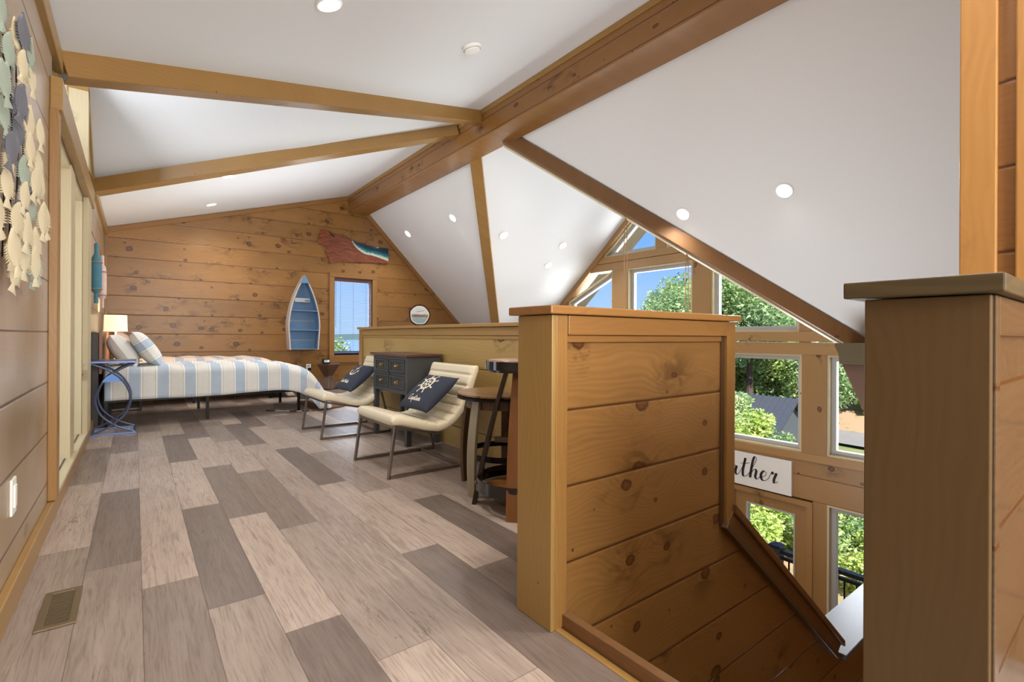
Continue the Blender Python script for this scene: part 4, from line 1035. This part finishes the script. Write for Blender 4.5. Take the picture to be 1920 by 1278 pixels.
cushion('navy pillow with a cream ship wheel and cursive lettering on the nearer lounge chair', 'wheel', (1.745, 3.30, .525), (.04, -1, 0), (.27, 0, .225))
cushion('navy pillow with a cream anchor on the farther lounge chair', 'anchor', (1.755, 4.86, .525), (.04, -1, 0), (.27, 0, .225))

# ------------------------------------------------------------------ dresser
t = thing('small_dresser', 'charcoal four-drawer cabinet with brown top between the lounge chairs', 'cabinet', (2.0, 4.23, 0))
x0, x1, y0, y1 = 1.84, 2.165, 3.86, 4.60
box('carcass', 'cab', (x0+.012, x1, y0+.004, y1-.004, .455, .765), t)
box('table_top', 'cabtop', (x0-.025, x1+.005, y0-.03, y1+.03, .766, .788), t, .004)
for x in (x0, x1-.045):
    for y in (y0, y1-.045): box('leg', 'cab', (x, x+.045, y, y+.045, 0, .765), t, .002)
box('face_rail', 'cab', (x0+.002, x0+.013, y0+.045, y1-.045, .735, .765), t)
box('face_rail', 'cab', (x0+.002, x0+.013, y0+.045, y1-.045, .598, .618), t)
box('face_rail', 'cab', (x0+.002, x0+.013, y0+.045, y1-.045, .44, .475), t)
box('face_rail', 'cab', (x0+.002, x0+.013, 4.22, 4.24, .475, .735), t)
box('lower_shelf', 'cab', (x0+.02, x1-.01, y0+.01, y1-.01, .12, .14), t)
for (a, b) in ((3.912, 4.215), (4.245, 4.548)):
    for z in (.48, .623):
        h = .11; d = box('drawer', 'cab', (x0+.004, x0+.0115, a, b, z, z+h), t, .001)
        m = MB(); m.box(x0-.006, x0+.004, a, b, z, z+.014).box(x0-.006, x0+.004, a, b, z+h-.014, z+h).box(x0-.006, x0+.004, a, a+.02, z+.014, z+h-.014).box(x0-.006, x0+.004, b-.02, b, z+.014, z+h-.014)
        m.build('drawer_frame', 'cab', d, .0015)
        m = MB()
        for k in range(1, 8): yy = a+.02+(b-a-.04)*k/8; m.box(x0+.0025, x0+.0042, yy-.0015, yy+.0015, z+.014, z+h-.014)
        m.build('bead_grooves', 'slot', d)
        MB().lathe([(.0, -.030), (.010, -.028), (.014, -.020), (.008, -.012), (.006, -.004), (.018, -.002), (.018, .002)], (x0+.003, (a+b)/2, z+h/2), 16, ax='X').build('knob', 'brass', d, smooth=True)

# ------------------------------------------------------------------ barrel table
def stave(m, p0, p1, w, th, bulge, rad, n=12):
    p0, p1 = Vector(p0), Vector(p1); rad = Vector(rad).normalized(); side = rad.cross(Vector((0, 0, 1))).normalized(); k = len(m.v)
    for i in range(n+1):
        g = i/n; c = p0.lerp(p1, g)+rad*bulge*sin(pi*g); ww = w*(1+.18*sin(pi*g))
        m.v += [tuple(c+side*a*ww/2+rad*b*th/2) for a, b in ((-1, -1), (1, -1), (1, 1), (-1, 1))]
    m.f += [tuple(k+4*i+q for q in (a, (a+1) % 4, 4+(a+1) % 4, 4+a)) for i in range(n) for a in range(4)]+[(k+3, k+2, k+1, k), tuple(k+4*n+q for q in range(4))]
t = thing('barrel_table', 'round barrel-stave side table beside the nearer lounge chair, behind the bar stool', 'table', (1.86, 2.52, 0))
bc = Vector((1.868, 2.50, 0))
MB().lathe([(0, .598), (.300, .598), (.303, .590), (.297, .584), (0, .584)], tuple(bc), 40).build('table_top', 'tabtop', t, smooth=True)
MB().lathe([(.291, .584), (.304, .580), (.304, .566), (.291, .566)], tuple(bc), 40).build('edge_band', 'black', t, smooth=True)
MB().lathe([(0, .5615), (.25, .5615), (.25, .51), (0, .51)], tuple(bc), 32).build('apron', 'staveb', t, smooth=True)
for a, mt in ((192, 'stavew'), (119, 'staveb'), (52, 'staveb'), (-35, 'staveb'), (250, 'staveb')):
    rv = Vector((cos(R(a)), sin(R(a)), 0)); m = MB(); stave(m, bc+rv*.288, bc+rv*.255+Vector((0, 0, .563)), .055, .022, .022, rv); m.build('leg', mt, t, .003)
MB().lathe([(.236, .20), (.240, .20), (.240, .235), (.236, .235)], tuple(bc), 40).build('inner_hoop', 'black', t, smooth=True)
# ------------------------------------------------------------------ bar stool
t = thing('bar_stool', 'barrel-stave bar stool with glossy black banded seat, partly behind the near half wall', 'stool', (1.735, 2.15, 0))
sc_ = Vector((1.735, 2.165, 0))
MB().lathe([(0, .818), (.19, .818), (.196, .812), (.196, .775), (0, .775)], tuple(sc_), 40).build('seat', 'stave', t, smooth=True)
MB().lathe([(.197, .814), (.205, .812), (.205, .766), (.197, .766)], tuple(sc_), 40).build('seat_band', 'gloss', t, smooth=True)
MB().lathe([(0, .765), (.185, .765), (.185, .752), (0, .752)], tuple(sc_), 32).build('seat_underside', 'staved', t, smooth=True)
for a, mt in ((137, 'staved'), (222, 'stave'), (317, 'staved'), (42, 'stave')):
    rv = Vector((cos(R(a)), sin(R(a)), 0)); m = MB(); stave(m, sc_+rv*.265, sc_+rv*.085+Vector((0, 0, .752)), .07, .026, .012, rv); m.build('leg', mt, t, .003)
MB().lathe([(0, .085), (.205, .085), (.208, .095), (.205, .105), (0, .105)], tuple(sc_), 40).build('foot_board', 'stave', t, smooth=True)
MB().lathe([(.252, .10), (.256, .10), (.250, .165), (.246, .165)], tuple(sc_), 48).build('foot_hoop', 'gloss', t, smooth=True)
rv = Vector((cos(R(150)), sin(R(150)), 0))
m = MB(); 
for da in (144, 150): q = sc_+Vector((cos(R(da)), sin(R(da)), 0))*.256; m.lathe([(0, .01), (.006, .008), (.008, 0)], (0, 0, 0), 10); 
m.v = m.v[:0]; m.f = []
for da in (146, 152):
    q = sc_+Vector((cos(R(da)), sin(R(da)), 0))*.257+Vector((0, 0, .132)); m.box(q.x-.006, q.x+.006, q.y-.006, q.y+.006, q.z-.006, q.z+.006)
m.build('rivets', 'steel', t, .003)
MB().bar(tuple(sc_+Vector((-.10, .12, .36))), tuple(sc_+Vector((.14, -.10, .36))), .03).build('stretcher', 'staveb', t, .003)

# ------------------------------------------------------------------ fish sculpture on left wall
t = thing('fish_sculpture', 'metal wall sculpture of many small cream, grey and sage fish on the left wall', 'wall art', (-.345, 2.35, 1.5))
rng = random.Random(11)
def fish_mesh():
    bodies = {}
    m = MB(); n = 14; prof = []
    for i in range(n+1):
        g = i/n; w = .30*sin(pi*min(1, g/.82))**.8 if g < .78 else .30*(.22+(g-.78)*2.4)
        if g < .78: w = max(w, .05 if g > .5 else .005)
        prof.append((g-.5, w))
    vs = []
    for y, w in prof: vs += [(-w, -y, .0), (-w*.5, -y, .035), (0, -y, .05), (w*.5, -y, .035), (w, -y, .0)]
    m.add(vs, [(5*i+k, 5*i+k+1, 5*i+k+6, 5*i+k+5) for i in range(n) for k in range(4)])
    # dorsal and belly fins with ribs
    for s_ in (-1, 1):
        k = 7
        for i in range(k):
            g0 = -.22+i*.06; m.add([(s_*.24, -g0, .012), (s_*.24, -g0-.045, .012), (s_*.42, -g0-.075, .008)], [(0, 1, 2)])
    for i in range(7): m.box(-.20+.01*abs(i-3), .20-.01*abs(i-3), .26-i*.085, .275-i*.085, .035, .058)
    m.add([(.05, .36, .052), (.09, .36, .052), (.09, .40, .052), (.05, .40, .052)], [(0, 1, 2, 3)])
    return m
fm = {}
fp = []
for r_ in range(8):
    for c_ in range(5):
        y = 2.02+c_*.135+rng.uniform(-.03, .03)+(r_ % 2)*.05; z = 1.88-r_*.098+rng.uniform(-.02, .02)
        if z > 1.78 and y > 2.45: continue
        if z < 1.32 and y > 2.62: continue
        fp.append((y, z))
fp += [(2.66, 1.52), (2.70, 1.40), (2.60, 1.26), (2.34, 1.22), (2.52, 1.19), (2.24, 1.14), (2.46, 1.86), (2.2, 1.9)]
for i, (y, z) in enumerate(fp):
    mt = rng.choice(['cream', 'cream', 'cream', 'fgrey', 'fgreen'])
    if mt not in fm:
        o = fish_mesh().build('fish', mt); o.parent = t; o.modifiers.new('thick', 'SOLIDIFY').thickness = .03; fm[mt] = o
    else: o = fm[mt].copy(); COL.objects.link(o)
    L = rng.uniform(.115, .15); rot = rng.uniform(-.35, .35)
    # local x->world y, local y->world z, local z->world x
    B_ = Matrix(((0, 0, 1), (1, 0, 0), (0, 1, 0))).to_4x4()
    o.matrix_local = Matrix.Translation((0.034+.012*(i % 3), y-2.35, z-1.5)) @ Matrix.Rotation(-.2, 4, 'Z') @ B_ @ Matrix.Rotation(rot, 4, 'Z') @ Matrix.Diagonal((L, L, L*.4, 1))
m = MB()
for a in range(6): m.tube([(-.344, 2.05+.11*a, 1.92), (-.344, 2.1+.11*a, 1.6), (-.344, 2.08+.10*a, 1.2)], .0025, 5)
m.build('wire_stem', 'black', t)

# ------------------------------------------------------------------ buoys
def buoy(label, y, x, z0, z1, mt, r):
    t = thing('wall_buoy', label, 'buoy', (x, y, (z0+z1)/2)); L = z1-z0
    MB().lathe([(0, z0), (.016, z0), (.018, z0+.05*L), (.016, z0+.16*L), (r*.85, z0+.2*L), (r, z0+.3*L), (r, z0+.62*L), (r*.8, z0+.76*L), (.4*r, z0+.82*L), (.016, z0+.86*L), (.018, z1-.01), (0, z1)], (x, y, 0), 16).build('body', mt, t, smooth=True)
    for k in (.24, .68): MB().tube([(x+(r+.004)*cos(a*pi/8), y+(r+.004)*sin(a*pi/8), z0+k*L) for a in range(16)], .006, 6, closed=True).build('rope_band', 'rope', t)
    MB().tube([(x, y, z1), (x-.02, y, z1+.06), (XL+.005, y, z1+.13)], .004, 6).build('hanging_cord', 'rope', t)
buoy('weathered teal wooden buoy on the left wall past the patio door', 6.28, -.302, 1.25, 1.84, 'teal', .042)
buoy('whitish pink wooden buoy on the left wall nearest the far corner', 7.35, -.30, 1.25, 1.86, 'pinkb', .040)

# ------------------------------------------------------------------ outdoors
def gh(x, y):
    h = -3.75
    if x > 9: h += min(.8, (x-9)*.1)
    if x > 22.5: h += (x-22.5)*.36
    h = min(h, 7)
    if y > 26: h -= (y-26)*.5
    h += .35*noise.noise(Vector((x*.15, y*.15, 0)))
    return max(h, -14)
m = MB(); xs = [-12+i*1.6 for i in range(60)]; ys = [-30+i*1.6 for i in range(70)]
for y in ys:
    for x in xs: m.v.append((x, y, gh(x, y)))
n = len(xs); m.f = [(j*n+i, j*n+i+1, (j+1)*n+i+1, (j+1)*n+i) for j in range(len(ys)-1) for i in range(n-1)]
struct(m.build('ground', 'ground', smooth='all'))
o = MB().box(-2000, 3000, 60, 3000, -13.9, -13.4).build('bay_water', 'water'); tag(o, 'calm blue bay seen through the small far window', 'water', kind='structure')
m = MB(); xs2 = [-300+i*40 for i in range(60)]
top = [(x, -13+12+9*noise.noise(Vector((x*.006, 3, 0)))+4*noise.noise(Vector((x*.03, 1, 0)))+4) for x in xs2]
m.prism([(xs2[0], -16)]+[(x, z) for x, z in top]+[(xs2[-1], -16)], 'Y', 1500, 1600)
struct(m.build('far_hills', 'hill'))
# road and bank
m = MB(); m.v = [(x, y, gh(x, y)+.12) for x in [20.2+i*.5 for i in range(6)] for y in [-3+j*1.0 for j in range(12)]]; m.f = [(i*12+j, i*12+j+1, (i+1)*12+j+1, (i+1)*12+j) for i in range(5) for j in range(11)]
tag(m.build('road', 'gravel'), 'pale grey road outside at the far right window', 'road', kind='structure')
# shed
t = thing('shed', 'grey shed with ribbed metal roof among the trees outside', 'shed', (18, 9, -3.2))
rx = 18.0
MB().prism([(16.4, -3.6), (19.6, -3.6), (19.6, -2.35), (18.0, -1.32), (16.4, -2.35)], 'Y', 7.6, 13.5).build('walls', 'shedwall', t)
for s_ in (-1, 1):
    m = MB(); p = []
    N_ = 60
    m.add([(rx, 7.3, -1.14), (rx+s_*2.0, 7.3, -2.52), (rx+s_*2.0, 13.8, -2.52), (rx, 13.8, -1.14), (rx, 7.3, -1.20), (rx+s_*2.0, 7.3, -2.58), (rx+s_*2.0, 13.8, -2.58), (rx, 13.8, -1.20)], [(0, 1, 2, 3), (7, 6, 5, 4), (0, 4, 5, 1), (1, 5, 6, 2), (2, 6, 7, 3), (3, 7, 4, 0)])
    for i in range(34):
        y = 7.35+i*.19; m.beam((rx, y, -1.10), (rx+s_*2.0, y, -2.48), .06, .05)
    m.build('metal_roof', 'roofgrey', t)
# deck rail outside
t = thing('deck_railing', 'dark deck railing with square post outside the glazed door', 'railing', (8.3, 3.2, GF))
box('top_rail', 'deckd', (8.25, 8.36, .3, 3.62, -2.53, -2.47), t, .004); box('top_rail', 'deckd', (8.25, 8.36, 3.80, 7.5, -2.53, -2.47), t, .004)
box('lower_rail', 'deckd', (8.28, 8.33, .3, 7.5, -2.63, -2.58), t)
box('post', 'deckp', (8.22, 8.38, 3.62, 3.78, GF, -2.45), t, .004); MB().lathe([(0, -2.37), (.13, -2.41), (.13, -2.44), (0, -2.44)], (8.3, 3.70, 0), 4, a0=pi/4, a1=2*pi+pi/4).build('post_cap', 'deckd', t)
for i in range(46):
    y = .4+i*.155
    if 3.55 < y < 3.85: continue
    box('baluster', 'black', (8.295, 8.315, y, y+.02, GF+.05, -2.6), t)
struct(box('floor_deck', 'deckp', (7.2, 8.45, -.5, 8, GF-.15, GF-.03)))

def leaves(m, c, rad, n, size, rnd, lumps=14):
    cs = []
    for _ in range(lumps):
        v = Vector((rnd.gauss(0, 1), rnd.gauss(0, 1), rnd.gauss(0, .9))).normalized()*rnd.uniform(.35, .8)
        cs.append((Vector((v.x*rad[0], v.y*rad[1], v.z*rad[2])), rnd.uniform(.28, .5)))
    for i in range(n):
        q, r = rnd.choice(cs); d = Vector((rnd.gauss(0, 1), rnd.gauss(0, 1), rnd.gauss(0, 1))).normalized()*r*rnd.random()**.35
        p = Vector(c)+q+Vector((d.x*rad[0], d.y*rad[1], d.z*rad[2]))
        a = Vector((rnd.gauss(0, 1), rnd.gauss(0, 1), rnd.gauss(0, .6))).normalized(); b = a.orthogonal().normalized(); b = (b+a.cross(b)*rnd.uniform(-2, 2)).normalized()
        s = size*rnd.uniform(.6, 1.3); k = len(m.v)
        m.v += [tuple(p-a*s), tuple(p+b*s*.45), tuple(p+a*s), tuple(p-b*s*.45)]; m.f.append((k, k+1, k+2, k+3))
def mesh_only(m, name, mat):
    me = bpy.data.meshes.new(name); me.from_pydata(m.v, [], m.f); me.materials.append(M[mat]); return me
crowns = []
for i, (mt, n, sz) in enumerate((('leafA', 9000, .10), ('leafB', 9000, .10), ('leafC', 9000, .095))):
    m = MB(); leaves(m, (0, 0, 0), (2.1, 2.1, 2.3), n, sz, random.Random(20+i), 22); crowns.append(mesh_only(m, 'crown', mt))
bush = []
for i, mt in enumerate(('leafC', 'leafA', 'leafB')):
    m = MB(); leaves(m, (0, 0, .7), (1.2, 1.2, .9), 4200, .07, random.Random(40+i), 12); bush.append(mesh_only(m, 'foliage', mt))
m = MB().tube([(0, 0, -6), (.05, .05, -2), (.0, .1, .5)], [.16, .12, .05], 7)
for k in range(7): a = k*.9; m.tube([(0, .05, -2+k*.35), (cos(a)*1.0, sin(a)*1.0, -1.2+k*.4)], [.05, .02], 5)
trunk = mesh_only(m, 'trunk', 'trunk')
TL = ['leafy mid green tree outside the gable windows', 'dark green tree outside the gable windows', 'bright yellow-green tree outside the gable windows']
def tree(x, y, z, k, s, r):
    t = thing('leafy_tree', TL[k], 'tree', (x, y, gh(x, y)), 'trees outside the gable windows')
    c = bpy.data.objects.new('crown', crowns[k]); COL.objects.link(c); c.parent = t; c.location = (0, 0, z-gh(x, y)); c.scale = (s,)*3; c.rotation_euler = (0, 0, r)
    w = bpy.data.objects.new('trunk', trunk); COL.objects.link(w); w.parent = t; w.location = (0, 0, z-gh(x, y)); w.scale = (s, s, (z-gh(x, y))/6)
rt = random.Random(5)
specs = []
def top_tree(X_, q, s_, k, lo=.72, hi=1.0, tan=.15):
    Y_ = X_*q; dep = X_*.609+Y_*.793
    tn = tan if q < .66 else tan-(q-.66)*1.1
    specs.append((X_, Y_, .95+tn*dep*rt.uniform(lo, hi)-2.15*s_, k, s_))
for j in range(15): q = .08+j*.046; top_tree(29+rt.uniform(-1.5, 1.5), q, 1.35*rt.uniform(.85, 1.1), rt.choice([0, 1, 0]))
for j in range(13):
    q = .10+j*.050
    if not .22 < q < .37: top_tree(25+rt.uniform(-1, 1), q+.01, 1.1*rt.uniform(.85, 1.1), rt.choice([0, 1, 2]), .45, .85)
for j in range(9): q = .36+j*.045; top_tree(22.5+rt.uniform(-.6, .6), q, .85*rt.uniform(.85, 1.1), rt.choice([0, 1, 2]), .0, .35)
top_tree(20, .575, 1.0, 0, .95, 1.0); top_tree(20.5, .50, 1.05, 1, .9, 1.0, .13)
for s_ in specs: tree(*s_, rt.uniform(0, 6))
BL = ['bright green bush on the slope outside the windows', 'mid green bush on the slope outside the windows', 'dark green bush on the slope outside the windows']
def shrub(x, y, k, s, z=None, name='leafy_bush', lab=None, grp='bushes outside the windows'):
    o = bpy.data.objects.new(name, bush[k]); COL.objects.link(o); o.location = (x, y, (gh(x, y) if z is None else z)); o.scale = (s,)*3; o.rotation_euler = (0, 0, rt.uniform(0, 6))
    tag(o, lab or BL[k], 'bush', grp)
for (x, y, k, s) in ((13.0, 6.9, 0, 1.0), (13.5, 5.7, 0, .85), (12.6, 8.0, 0, 1.25), (12.2, 4.6, 0, .7), (14, 3.2, 0, .8), (11.5, 5.6, 0, .9), (11.2, 4.4, 1, .8), (12.5, 2.9, 1, .7),
                     (10.8, 3.4, 0, .75), (13.5, 1.9, 2, .7), (20.8, 8.0, 1, .7), (22.5, 9.0, 2, .9), (22, 9.5, 1, 1.2), (25.6, 8.6, 1, .5), (24.4, 7.3, 0, .45), (26, 7.6, 2, .5),
                     (24, 11.8, 1, 1.3), (12, 10.2, 1, 1.3), (12.5, 12.5, 0, 1.2), (10.6, 6.8, 1, .9), (10.4, 2.4, 0, .7), (11.6, 3.8, 2, .8), (23.5, 2.5, 1, 1.0),  (9.9, 5.2, 0, .8), (17, 3.9, 2, .6), (15.2, 8.6, 0, 1.1)):
    shrub(x, y, k, s)
for (x, y, k, s, z) in ((12.0, 7.8, 0, 1.05, -1.5), (12.2, 7.0, 1, .9, -1.75), (12.3, 6.6, 0, .9, -2.15), (12.8, 6.2, 2, .8, -2.5), (12.4, 5.4, 0, .7, -2.6), (13.0, 4.4, 0, .7, -2.9), (12.0, 8.6, 1, 1.1, -1.7), (13, 3.6, 0, .6, -2.9)): shrub(x, y, k, s, z)
for (x, y, k, s, z) in ((4.0, 13.2, 1, .75, -.25), (4.6, 14.2, 0, .8, -.66), (5.1, 14.6, 0, .8, -.80), (4.35, 12.8, 0, .6, -.40), (4.9, 13.0, 2, .6, -.62), (5.6, 15.2, 1, .9, -.95)):
    shrub(x, y, k, s, z, lab=['bright green tree top outside the small far window', 'mid green tree top outside the small far window', 'dark green tree top outside the small far window'][k], grp='tree tops outside the far window')

# ------------------------------------------------------------------ sky and lamps
w = bpy.data.worlds.new('World'); S.world = w; w.use_nodes = True; nt = w.node_tree; bg = nt.nodes['Background']
tc = nt.nodes.new('ShaderNodeTexCoord'); sp = nt.nodes.new('ShaderNodeSeparateXYZ'); nt.links.new(tc.outputs['Generated'], sp.inputs[0])
cr = nt.nodes.new('ShaderNodeValToRGB'); nt.links.new(sp.outputs[2], cr.inputs[0])
cr.color_ramp.elements[0].position = 0.0; cr.color_ramp.elements[0].color = lin((168, 200, 236))
cr.color_ramp.elements[1].position = .6; cr.color_ramp.elements[1].color = lin((70, 130, 214))
e = cr.color_ramp.elements.new(.18); e.color = lin((112, 166, 232))
nt.links.new(cr.outputs[0], bg.inputs[0]); bg.inputs[1].default_value = .68
sun = bpy.data.lights.new('sun', 'SUN'); sun.energy = 5.2; sun.angle = R(.6); sun.color = (1, .95, .86)
so = bpy.data.objects.new('sun', sun); COL.objects.link(so); so.rotation_euler = Vector((0, 0, -1)).rotation_difference(Vector((.42, .72, -.95)).normalized()).to_euler(); so.location = (-10, -6, 20)
def area(name, loc, tgt, size, en, col=(1, 1, 1), sy=None):
    l = bpy.data.lights.new(name, 'AREA'); l.energy = en; l.color = col; l.size = size
    if sy: l.shape = 'RECTANGLE'; l.size_y = sy
    o = bpy.data.objects.new(name, l); COL.objects.link(o); o.location = loc
    o.rotation_euler = (Vector(tgt)-Vector(loc)).to_track_quat('-Z', 'Y').to_euler(); return o
area('fill_lamp', (.9, -2.4, 1.7), (1.2, 4, 1.6), 2.2, 120, (1, .98, .95))
area('window_daylight', (7.26, 4.6, 1.2), (2.5, 4.6, 1.2), 5.5, 330, (.93, .97, 1), 3.5)
area('far_window_daylight', (3.3, 9.7, 1.3), (3.0, 5, .8), .9, 12, (.9, .95, 1), 1.3)
area('great_room_fill', (3.2, 2.2, -1.2), (5.0, 2.0, 2.0), 2.0, 42, (.94, .97, 1))  # unseen area lamp added to brighten the right ceiling
area('clerestory_daylight', (-.85, 4.9, 2.75), (1.5, 5.1, 3.3), 1.2, 22, (.95, .97, 1))
area('loft_bounce', (1.6, 7.0, 1.5), (1.7, 7.0, 3.0), 1.8, 12, (.95, .97, 1))  # added upward area lamp, stands in for bounced light on the loft ceiling
area('door_daylight', (-.9, 4.5, 1.2), (2, 4.6, .9), 2.0, 14, (1, .98, .94), 1.8)

for x, y in ((1.75, .78), (2.6, .95)):  # unseen spots added to brighten the stairwell, no fixtures modelled
    ld = bpy.data.lights.new('stair_fill_spot', 'SPOT'); ld.energy = 60; ld.spot_size = R(120); ld.spot_blend = .8; ld.shadow_soft_size = .08; ld.color = (1, .93, .84)
    lo = bpy.data.objects.new('stair_fill_spot', ld); COL.objects.link(lo); lo.location = (x, y-.2, zl(x)-.06); lo.rotation_euler = (R(8), 0, 0)
S.view_settings.view_transform = 'Standard'; S.view_settings.look = 'None'; S.view_settings.exposure = .93; S.view_settings.gamma = 1
S.cycles.max_bounces = 8; S.cycles.transparent_max_bounces = 16; S.cycles.use_denoising = True
S.cycles.sample_clamp_indirect = 6
